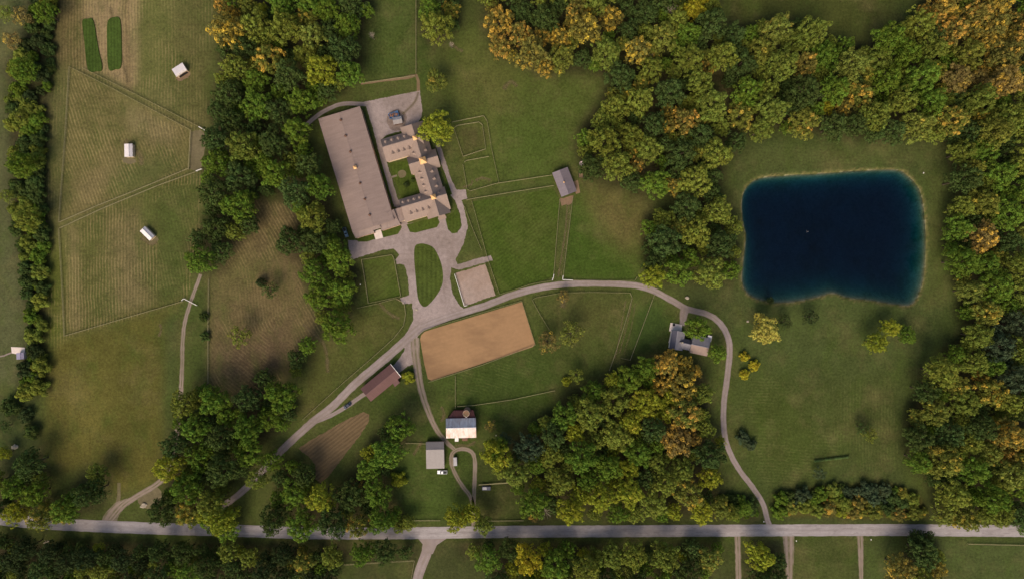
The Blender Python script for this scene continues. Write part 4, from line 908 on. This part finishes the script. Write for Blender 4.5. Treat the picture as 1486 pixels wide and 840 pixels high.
# ------------------------------------------------------------------ trees: shared crown and trunk meshes
def leaf_mesh(name, clumps, leaves, size, seed, flat=0.0):
    """clumps: (x,y,z,r) spheres covered with small leaf sprays; attribute clump = random per clump"""
    r = np.random.default_rng(seed); V = []; CL = []
    for (x, y, z, cr) in clumps:
        n = max(8, int(leaves*(cr/0.3)**2)); d = r.normal(size=(n, 3)); d /= np.linalg.norm(d, axis=1)[:, None]
        d[:, 2] = np.where(d[:, 2] < -0.35, -d[:, 2], d[:, 2])
        p = np.array((x, y, z)) + d*cr*r.uniform(.72, 1.08, (n, 1))*np.array((1, 1, 1.25))
        nn = d + r.normal(0, .38, (n, 3)); nn /= np.linalg.norm(nn, axis=1)[:, None]
        a = np.cross(nn, r.normal(size=(n, 3))); a /= np.linalg.norm(a, axis=1)[:, None]; b = np.cross(nn, a)
        s = size*r.uniform(.7, 1.35, (n, 1)); s2 = s*r.uniform(.55, .8, (n, 1))
        q = np.stack([p-a*s, p-b*s2*.9, p+a*s*1.1, p+b*s2], 1)   # a pointed leaf-spray diamond
        V.append(q.reshape(-1, 3)); CL.append(np.full(n*4, r.uniform(0, 1)))
    V = np.concatenate(V).astype(np.float32); CL = np.concatenate(CL).astype(np.float32); nf = len(V)//4
    me = bpy.data.meshes.new(name); me.vertices.add(len(V)); me.vertices.foreach_set('co', V.ravel()); me.loops.add(len(V)); me.loops.foreach_set('vertex_index', np.arange(len(V), dtype=np.int32))
    me.polygons.add(nf); me.polygons.foreach_set('loop_start', np.arange(0, len(V), 4, dtype=np.int32)); me.update(calc_edges=True)
    at = me.attributes.new('clump', 'FLOAT', 'POINT'); at.data.foreach_set('value', CL); me.materials.append(M['leaf']); return me
def crown_clumps(seed, n, cz, rz, lobes, spread=1.0, cr=(.2, .3)):
    r = random.Random(seed); out = []
    ph = [r.uniform(0, 6.28) for _ in range(3)]
    while len(out) < n:
        th = r.uniform(0, 2*math.pi); u = r.uniform(-.35, 1.0); c = math.sqrt(max(0, 1-u*u))
        if out and len(out) < n//3: u = r.uniform(-.3, .4); c = math.sqrt(1-u*u)*.5     # inner boughs close the crown
        k = 0.82*(1+.15*math.sin(lobes*th+ph[0])+.09*math.sin((lobes+2)*th+ph[1]))*r.uniform(.72, 1.05)*spread
        p = (c*math.cos(th)*k, c*math.sin(th)*k, cz+rz*u*r.uniform(.75, 1.05)); q = r.uniform(*cr)
        if all((p[0]-o[0])**2+(p[1]-o[1])**2+(p[2]-o[2])**2 > (0.66*(q+o[3]))**2 for o in out) or r.random() < .04: out.append((*p, q))
    return out
def trunk_mesh(name, seed, ht, r0, limbs=5):
    r = random.Random(seed); mb = MB(); mb.tube([(0,0,-.05),(.01,0,.15),(.03,.02,ht*.5),(0,.03,ht)], [r0*1.5, r0, r0*.75, r0*.3], 7)
    for i in range(limbs):
        a = 2*math.pi*i/limbs+r.uniform(-.4, .4); z = ht*r.uniform(.45, .8); l = r.uniform(.4, .65)
        mb.tube([(.02, .02, z), (math.cos(a)*l*.5, math.sin(a)*l*.5, z+.28), (math.cos(a)*l, math.sin(a)*l, z+.6)], [r0*.5, r0*.33, r0*.12], 5)
    me = bpy.data.meshes.new(name); me.from_pydata(mb.v, [], mb.f); me.materials.append(M['bark']); return me
CROWN = [leaf_mesh('crown', crown_clumps(100+i, 120, 1.25, .95+.06*(i % 3), 3+i % 4, 1.04, (.10, .17)), 150, .047, i) for i in range(12)]
TRUNK = [trunk_mesh('trunk', 40+i, 1.6, .045) for i in range(3)]
SHRUB = [leaf_mesh('crown', crown_clumps(300+i, 24, .5, .5, 3+i, 1.0, (.26, .36)), 80, .085, 50+i) for i in range(4)]
STEM = trunk_mesh('stem', 77, .6, .04, 4)
THIN = [leaf_mesh('crown', crown_clumps(400+i, 40, 1.1, .85, 3+i, 1.05, (.14, .24)), 70, .055, 70+i) for i in range(2)]
THINT = trunk_mesh('trunk', 91, 1.5, .05, 11)
def conifer_clumps(seed):
    r = random.Random(seed); out = []
    for k in range(9):
        z = .35+k*.27; rr = .92*(1-k/9.2); n = max(1, int(rr*9))
        for j in range(n):
            a = 2*math.pi*(j+r.random()*.5)/n+k; out.append((rr*math.cos(a)*.8, rr*math.sin(a)*.8, z+r.uniform(-.06, .06), .17+.12*rr))
    out.append((0, 0, 2.75, .13)); return out
BARE = trunk_mesh('branches', 95, 1.9, .05, 34); BARE.materials.clear(); BARE.materials.append(M['stone'])
CONE = [leaf_mesh('crown', conifer_clumps(5), 90, .06, 90)]
CONET = trunk_mesh('trunk', 92, 2.3, .05, 0)

PAL = {  # leaf base colours
 'deep green': (64,80,40), 'mid green': (85,108,38), 'olive green': (102,113,46), 'yellow-green': (124,132,42), 'pale yellow-green': (166,158,72),
 'blue-green': (64,78,54), 'dark': (52,64,36), 'golden': (104,112,48), 'orange': (108,106,50), 'yellow': (152,146,42), 'bronze': (118,106,58)}
ALPHA = {'golden': .37, 'orange': .49, 'yellow': .16, 'yellow-green': .22, 'bronze': .42, 'pale yellow-green': .3, 'olive green': .12}
TREES = []      # (px,py,r px,colour,kind,label,wood)
def plant(px, py, rpx, colour, kind, label, wood=None):
    r = rpx*S; zc = {'tree': 1.25, 'shrub': .5, 'thin': 1.1, 'conifer': 1.0, 'bare': 1.4}[kind]*r
    sz = rng.uniform(.85, 1.3) if kind == 'tree' else 1.0
    p = W(px, py, zc*sz)
    nm = {'tree': 'autumn_tree' if colour in ('golden', 'orange', 'yellow', 'bronze') else 'broadleaf_tree', 'shrub': 'shrub', 'thin': 'sparse_tree', 'conifer': 'conifer_tree', 'bare': 'bare_tree'}[kind]
    e = empty(nm, (p.x, p.y, 0), label, 'shrub' if kind == 'shrub' else 'tree', ('trees and bushes of the ' + wood) if wood else 'lone trees and bushes', rng.uniform(0, 6.28))
    e.scale = (r*rng.uniform(.94, 1.08), r*rng.uniform(.94, 1.08), r*sz)
    cm, tm, tn = {'tree': (rng.choice(CROWN), rng.choice(TRUNK), 'trunk'), 'shrub': (rng.choice(SHRUB), STEM, 'stem'), 'thin': (rng.choice(THIN), THINT, 'trunk'), 'conifer': (CONE[0], CONET, 'trunk'), 'bare': (BARE, CONET, 'trunk')}[kind]
    c = bpy.data.objects.new('branches' if kind == 'bare' else 'crown', cm); COL.objects.link(c); c.parent = e
    b = lin(PAL[colour]); j = rng.uniform(.85, 1.15); g = rng.uniform(.94, 1.06)
    al = ALPHA.get(colour, .0); al = min(1.0, max(0, al+rng.uniform(-.12, .1)))
    c.color = (b[0]*j*g, b[1]*j, b[2]*j/g, al)
    t = bpy.data.objects.new(tn, tm); COL.objects.link(t); t.parent = e
    return e
# autumn patches seen in the photograph: x, y, radius, colour
AUT = [(335,30,30,'orange'),(360,15,14,'golden'),(445,45,22,'golden'),(395,80,14,'golden'),(360,95,14,'golden'),(725,15,22,'orange'),(745,60,34,'orange'),(790,70,34,'orange'),(815,75,26,'golden'),(845,28,22,'orange'),(885,30,18,'orange'),(765,45,22,'golden'),
 (855,58,14,'yellow'),(905,75,26,'golden'),(925,65,18,'orange'),(930,100,14,'golden'),(920,130,20,'golden'),(965,160,18,'orange'),(985,172,20,'orange'),(1015,10,14,'yellow'),(1015,42,12,'orange'),(1018,82,14,'golden'),(1020,102,12,'orange'),
 (910,215,18,'golden'),(940,243,20,'orange'),(885,232,14,'orange'),(1008,215,16,'golden'),(935,250,16,'orange'),(975,290,20,'orange'),(985,333,12,'golden'),(1060,165,16,'golden'),(1025,175,14,'golden'),
 (1118,78,16,'golden'),(1135,75,14,'golden'),(1170,88,16,'orange'),(1243,97,14,'golden'),(1220,125,14,'golden'),(1199,165,14,'yellow'),(1230,155,10,'orange'),(1290,145,10,'orange'),(1370,165,16,'golden'),(1372,20,34,'orange'),(1415,35,44,'orange'),(1455,40,40,'orange'),(1480,70,34,'orange'),(1410,75,22,'golden'),(1440,95,24,'orange'),(1395,115,26,'bronze'),(1440,115,24,'bronze'),(1480,20,26,'bronze'),
 (1420,235,18,'golden'),(1425,340,18,'bronze'),(1475,330,14,'golden'),(1430,250,14,'golden'),(1440,395,16,'yellow-green'),(1420,535,14,'orange'),(1388,640,16,'orange'),(1470,645,24,'orange'),(1460,570,14,'golden'),(1395,690,16,'golden'),(1480,690,12,'golden'),(1390,735,18,'golden'),
 (965,545,22,'orange'),(985,565,24,'orange'),(1000,540,20,'orange'),(960,590,22,'yellow-green'),(985,635,26,'bronze'),(1000,615,20,'golden'),(1000,710,18,'golden'),(1035,740,16,'golden'),(900,605,24,'yellow-green'),(905,690,20,'yellow-green'),(890,665,14,'yellow-green'),(875,725,16,'yellow-green'),(835,715,20,'yellow-green'),
 (530,760,16,'golden'),(435,812,20,'golden'),(280,735,14,'golden'),(60,745,22,'golden'),(25,735,14,'yellow-green'),(780,815,18,'yellow'),(1020,805,16,'golden'),(910,830,12,'golden'),(1312,828,16,'orange'),(1345,825,14,'orange'),(750,830,14,'yellow-green'),(975,735,14,'yellow-green'),
 (1152,740,12,'golden'),(1168,748,12,'orange'),(1200,738,14,'orange'),(1222,744,9,'yellow-green'),(1238,736,12,'orange'),(1262,742,12,'golden'),(1300,738,12,'orange'),(1330,746,14,'golden'),(450,185,16,'yellow-green'),(655,790,14,'yellow-green')]
BLUE = [(760,640,18),(1300,150,0),(1240,712,16),(1280,712,18),(1160,722,14),(945,520,14),(965,525,12),(1450,500,26),(1460,560,20),(1470,480,26)]
def colour_at(x, y):
    best = None
    for ax, ay, ar_, c in AUT:
        d = math.hypot(x-ax, y-ay)
        if d < ar_*0.95 and (best is None or d/ar_ < best[0]): best = (d/ar_, c)
    if best: return best[1]
    for bx, by, br in BLUE:
        if math.hypot(x-bx, y-by) < br: return 'blue-green'
    u = rng.random()
    left = x < 600
    if x < 90 and y < 580: return 'dark' if u < .15 else 'deep green' if u < .55 else 'olive green' if u < .85 else 'mid green'
    if y > 780 and x < 620: return 'dark' if u < .2 else 'deep green' if u < .6 else 'mid green' if u < .75 else 'olive green' if u < .95 else 'yellow-green'
    if left: return 'deep green' if u < .36 else 'mid green' if u < .74 else 'olive green' if u < .95 else 'yellow-green'
    if y > 500 and x < 1110: return 'deep green' if u < .22 else 'mid green' if u < .52 else 'olive green' if u < .8 else 'yellow-green'
    if x > 1300: return 'deep green' if u < .26 else 'mid green' if u < .48 else 'olive green' if u < .86 else 'golden'
    return 'deep green' if u < .38 else 'mid green' if u < .62 else 'olive green' if u < .93 else 'golden'
SIZES = {'hedgerow down the left edge': (6.5, 12), 'bushes by the violet shed': (7, 12), 'thicket under the brown field': (9, 15), 'scrub right of the long drive': (5.5, 10.5), 'bushes left of the drive mouth': (6, 12),
 'copse at the lower left': (10, 20), 'belt under the road, bottom centre': (10, 20), 'wood under the road, lower left': (9, 17)}
SHRUBBY = {'bushes left of the drive mouth', 'scrub right of the long drive', 'bushes by the violet shed'}
def fill_wood(wood, poly):
    lo, hi = SIZES.get(wood, (11.5, 22.5)); xs = [p[0] for p in poly]; ys = [p[1] for p in poly]; got = []
    area = 0.5*abs(sum(xs[i]*ys[(i+1) % len(xs)]-xs[(i+1) % len(xs)]*ys[i] for i in range(len(xs))))
    for stage in range(5):
        r0 = hi-(hi-lo)*stage/4; k = (.85, .79, .74, .70, .66)[stage]; n = int(area/50)+80
        X = nrng.uniform(min(xs), max(xs), n); Y = nrng.uniform(min(ys), max(ys), n); Rr = r0*nrng.uniform(.9, 1.08, n); ok = inside(X, Y, poly)
        for a in np.arange(0, 6.28, 1.047): ok &= inside(X+Rr*.55*math.cos(a), Y+Rr*.55*math.sin(a), poly)
        for x, y, r in zip(X[ok].tolist(), Y[ok].tolist(), Rr[ok].tolist()):
            if all((x-g[0])**2+(y-g[1])**2 > (k*(r+g[2]))**2 for g in got): got.append((x, y, r, None))
    x0, x1, y0, y1 = max(0, min(xs)), min(1486, max(xs)), max(0, min(ys)), min(840, max(ys))
    for x, y, r, _ in got:
        if x < -14 or x > 1500 or y < -14 or y > 854: continue
        if wood.startswith('hedgerow') and rng.random() < .10: continue
        c = colour_at(x, y); shr = wood in SHRUBBY or wood.startswith('hedgerow')
        u = (x-x0)/(x1-x0+1); v = (y-y0)/(y1-y0+1)
        col = 'left' if u < 1/3 else 'middle' if u < 2/3 else 'right'; row = 'top' if v < 1/3 else 'centre' if v < 2/3 else 'bottom'
        TREES.append(dict(x=x, y=y, r=r, c=c, k='shrub' if shr else 'tree', wood=wood, zone=(row+' '+col), size='large' if r > 18.5 else 'small' if r < 13.5 else 'medium'))
for wn, wp in WOODS.items(): fill_wood(wn, wp)
NAMEC = {'olive green': 'olive', 'mid green': 'green', 'deep green': 'dark-green', 'golden': 'golden', 'orange': 'orange', 'yellow': 'bright yellow', 'bronze': 'bronze', 'dark': 'dark green'}
ORD = ['first', 'second', 'third', 'fourth', 'fifth', 'sixth', 'seventh', 'eighth', 'ninth', 'tenth', 'eleventh', 'twelfth', 'thirteenth', 'fourteenth', 'fifteenth']
sets = {}
AUTN = ('golden', 'orange', 'yellow', 'bronze')
green = sorted([t for t in TREES if t['k'] == 'tree' and t['c'] not in AUTN], key=lambda t: -(t['r'] if -t['r']*.3 < t['x'] < 1486+t['r']*.3 and -t['r']*.3 < t['y'] < 840+t['r']*.3 else 0))
REST = green[258:]; _ids = {id(t) for t in REST}; TREES = [t for t in TREES if id(t) not in _ids]
for t in TREES: sets.setdefault((t['wood'], t['zone'], t['size'], t['c'], t['k']), []).append(t)
for key, L in sets.items():
    L.sort(key=lambda t: t['x'])
    for i, t in enumerate(L):
        nth = '' if len(L) == 1 else ORD[min(i, 14)] + ' '; fl = '' if len(L) == 1 else ' from left'
        t['label'] = f"{nth}{t['size']} {NAMEC.get(t['c'], t['c'])} {'bush' if t['k'] == 'shrub' else 'tree'}{fl}, {t['zone']} of the {t['wood']}"
for t in TREES:
    if len(t['label'].replace(',', ' ').split()) > 15: t['label'] = t['label'].replace(' of the ', ', ')
for t in TREES: plant(t['x'], t['y'], t['r'], t['c'], t['k'], t['label'], t['wood'])
print('WOOD TREES', len(TREES), 'REST', len(REST))
def tree_mass(rest):
    V = []; CL = []; TI = []; SE = []; TV = []; TF = []; n0 = 0
    src = []
    for cm in CROWN:
        a = np.empty(len(cm.vertices)*3, np.float32); cm.vertices.foreach_get('co', a); c = np.empty(len(cm.vertices), np.float32); cm.attributes['clump'].data.foreach_get('value', c); src.append((a.reshape(-1, 3), c))
    tv = np.array([v.co[:] for v in TRUNK[0].vertices]); tf = [tuple(p.vertices) for p in TRUNK[0].polygons]
    for t in rest:
        r = t['r']*S; sz = rng.uniform(.8, 1.1); p = W(t['x'], t['y'], 1.25*r*sz); a, c = rng.choice(src); th = rng.uniform(0, 6.28); ct, sn = math.cos(th), math.sin(th)
        Rm = np.array(((ct*r, -sn*r, 0), (sn*r, ct*r, 0), (0, 0, r*sz)))
        qs = nrng.permutation(len(c)//4)[:len(c)//8]; a = a.reshape(-1, 4, 3)[qs]; m_ = a.mean(1, keepdims=True); a = (m_+(a-m_)*1.4).reshape(-1, 3); c = c.reshape(-1, 4)[qs].ravel()
        V.append(a @ Rm.T + np.array((p.x, p.y, 0))); CL.append(c); SE.append(np.full(len(c), rng.random()))
        b = lin(PAL[t['c']]); j = rng.uniform(.85, 1.15); TI.append(np.tile((b[0]*j, b[1]*j, b[2]*j, max(0, ALPHA.get(t['c'], 0)+rng.uniform(-.12, .1))), (len(c), 1)))
        TV += (tv @ Rm.T + np.array((p.x, p.y, 0))).tolist(); TF += [tuple(i+n0 for i in f) for f in tf]; n0 += len(tv)
    V = np.concatenate(V).astype(np.float32); me = bpy.data.meshes.new('woodland_mass'); me.vertices.add(len(V)); me.vertices.foreach_set('co', V.ravel())
    me.loops.add(len(V)); me.loops.foreach_set('vertex_index', np.arange(len(V), dtype=np.int32)); me.polygons.add(len(V)//4); me.polygons.foreach_set('loop_start', np.arange(0, len(V), 4, dtype=np.int32)); me.update(calc_edges=True)
    me.attributes.new('clump', 'FLOAT', 'POINT').data.foreach_set('value', np.concatenate(CL).astype(np.float32)); me.attributes.new('seed', 'FLOAT', 'POINT').data.foreach_set('value', np.concatenate(SE).astype(np.float32))
    me.attributes.new('tint', 'FLOAT_COLOR', 'POINT').data.foreach_set('color', np.concatenate(TI).astype(np.float32).ravel()); me.materials.append(M['leaf_mass'])
    o = bpy.data.objects.new('woodland_mass', me); COL.objects.link(o); tag(o, 'smaller green trees filling the gaps between the big crowns of the woods', 'woodland', kind='stuff')
    tag(mesh_obj('trunk', TV, TF, M['bark'], o, False, False), kind='stuff')
if REST: tree_mass(REST)
# trees that stand alone
for a in [
 (633,118,17,'golden','tree','tree with a golden top behind the back yard'),
 (634,186,24,'yellow-green','tree','large round yellow-green tree at the corner of the stable'),
 (1011,477,18,'mid green','tree','broad green tree overhanging the house roof'),
 (1040,512,14,'mid green','tree','green tree between the house and the bend of the drive'),
 (1111,480,20,'pale yellow-green','tree','large pale yellow tree below the pond beside the drive'),
 (1104,463,11,'pale yellow-green','tree','smaller pale tree touching the large pale yellow tree'),
 (1080,517,7,'yellow','shrub','upper of three small round yellow bushes beside the drive'),
 (1094,530,8,'yellow','shrub','right-hand of three small round yellow bushes beside the drive'),
 (1080,543,7.5,'yellow','shrub','lowest of three small round yellow bushes beside the drive'),
 (1290,475,14,'yellow-green','tree','topmost of three trees below the pond'),
 (1269,497,16.5,'yellow-green','tree','largest and lowest of three trees below the pond'),
 (1315,486,14,'mid green','tree','right-hand of three trees below the pond'),
 (1137,467,12,'dark','thin','dark foliage in place of the shadow of the large pale yellow tree'),  # sparse dark crown added as the cast shadow of the pale tree
 (1175,460,13,'dark','thin','dark bush alone on the grass under the pond edge'),
 (1118,436,5,'dark','shrub','tiny dark bush on the pond bank'),
 (1262,630,11,'olive green','thin','small thin tree alone in the lower right meadow'),
 (1250,620,10,'deep green','thin','thin dark tree beside the small meadow tree'),
 (1188,686,10,'blue-green','thin','thin dark tree under the low hedge strip'),
 (1088,644,9,'blue-green','shrub','lower of two blue-green bushes right of the drive'),
 (1077,634,9,'blue-green','shrub','upper of two blue-green bushes right of the drive'),
 (663,751,19,'yellow-green','tree','bright yellow-green tree overhanging the road at the loop'),
 (684,742,15,'yellow-green','tree','smaller yellow-green tree at the end of the gravel loop'),
 (702,760,15,'olive green','tree','olive tree overhanging the road right of the loop'),
 (579,695,11,'yellow-green','shrub','round yellow-green bush alone left of the steel garage'),
 (593,547,9,'yellow-green','shrub','small bright bush at the end of the machinery barn'),
 (828,484,19,'golden','thin','sparse golden-brown tree in the paddock below the drive'),
 (795,496,16,'bronze','thin','sparse brown tree beside the sand arena'),
 (836,544,12,'olive green','thin','thin straggly tree at the foot of the paddock'),
 (822,553,7,'yellow-green','shrub','small green bush at the foot of the paddock'),
 (818,430,9,'bronze','thin','bare brownish bush at the top of the paddock'),
 (350,487,17,'olive green','thin','low spreading olive bush in the bare brown field'),
 (378,410,8,'dark','conifer','small dark conifer in the bare brown field'),
 (393,421,13,'deep green','thin','thin green bush beside the small dark conifer'),
 (947,400,20,'yellow-green','tree','bright yellow-green tree beside the bend of the long drive'),
 (1045,640,9,'yellow-green','tree','small yellow-green tree left of the long drive'),
 (296,460,7,'deep green','shrub','upper of two dark bushes beside the field track'),
 (298,488,7,'deep green','shrub','lower of two dark bushes beside the field track'),
 (300,745,15,'yellow-green','tree','yellow-green tree above the road by the field entrance'),
 (326,752,22,'yellow-green','tree','yellow-green tree overhanging the road at lower left'),
 (95,742,17,'golden','tree','golden-tipped tree overhanging the road at the lower left'),
 (720,650,18,'mid green','tree','green tree on the left side of the wood right of the old barn'),
 (733,640,12,'blue-green','tree','blue-green tree at the top left of the wood right of the old barn'),
 (1332,782,14,'dark','tree','dark tree reaching over the road at the lower right'),
 (489,364,18,'mid green','tree','green tree at the left end of the gravel yard'),
 (396,668,16,'mid green','tree','green tree over the farm lane above the roadside wood'),
 (374,694,15,'olive green','tree','olive tree over the lower end of the farm lane'),
 (592,758,12,'olive green','tree','small olive tree at the roadside below the steel garage'),
 (520,705,10,'bronze','thin','bare brownish tree among the green trees of the tilled strip'),
 (590,268,4,'dark','shrub','small dark bush in the stable courtyard'),
 (599,262,3.5,'deep green','shrub','tiny green bush in the stable courtyard'),
 (20,60,13,'bronze','thin','bare brown tree at the top left corner'),
 (35,25,14,'bronze','thin','bare brown tree nearest the top left of the hedgerow'),
 (30,170,12,'olive green','thin','thin tree left of the hedgerow'),
 (712,618,9,'bronze','thin','bare grey bush at the right of the old barn'),
 (974,16,15,'dark','bare','leafless pale tree at the top edge of the centre wood'),(942,84,13,'dark','bare','leafless tree among golden crowns in the centre wood'),(1480,126,15,'dark','bare','leafless grey tree at the right edge above the pond level'),(540,52,9,'dark','bare','small leafless tree at the edge of the top paddock'),(655,66,8,'dark','bare','small leafless tree on the meadow right of the back yard clump'),
 (792,742,14,'dark','bare','bare pale tree over the road verge in the centre'),
 (775,748,9,'bronze','thin','thin brown tree above the road in the centre'),
]: plant(*a)
for a in [(38,103,20,'mid green','tree','large green tree in the upper part of the left hedgerow'),(37,240,18,'mid green','tree','round green tree in the middle of the left hedgerow'),(44,318,18,'olive green','tree','olive tree in the left hedgerow level with the lowest shelter'),(68,20,17,'mid green','tree','green tree at the top of the left hedgerow'),
 (16,590,13,'deep green','shrub','dark bush under the violet shed at the left edge'),(38,602,10,'dark','shrub','small dark bush right of the lower left boulder lane'),(8,618,10,'deep green','thin','thin tree at the left edge above the pale boulders'),
 (46,626,11,'deep green','shrub','dark green bush above the lower left copse'),(8,657,10,'yellow-green','tree','small yellow-green tree at the left edge beside the pale boulders'),(12,285,11,'olive green','thin','thin olive tree at the left edge beside the hedgerow'),
 (10,20,12,'olive green','thin','thin olive tree in the top left corner')]: plant(*a)
# low hedge strip in the lower right meadow
hc = [(W(1182+48*i/22, 668-6*i/22).x, W(1182+48*i/22, 668-6*i/22).y, .5, .75) for i in range(23)]
hm = leaf_mesh('hedge', hc, 14, .2, 33); ho = bpy.data.objects.new('low_hedge', hm); COL.objects.link(ho); ho.color = (*lin((84,104,58)), 0); tag(ho, 'low straight green hedge strip in the lower right meadow', 'hedge')
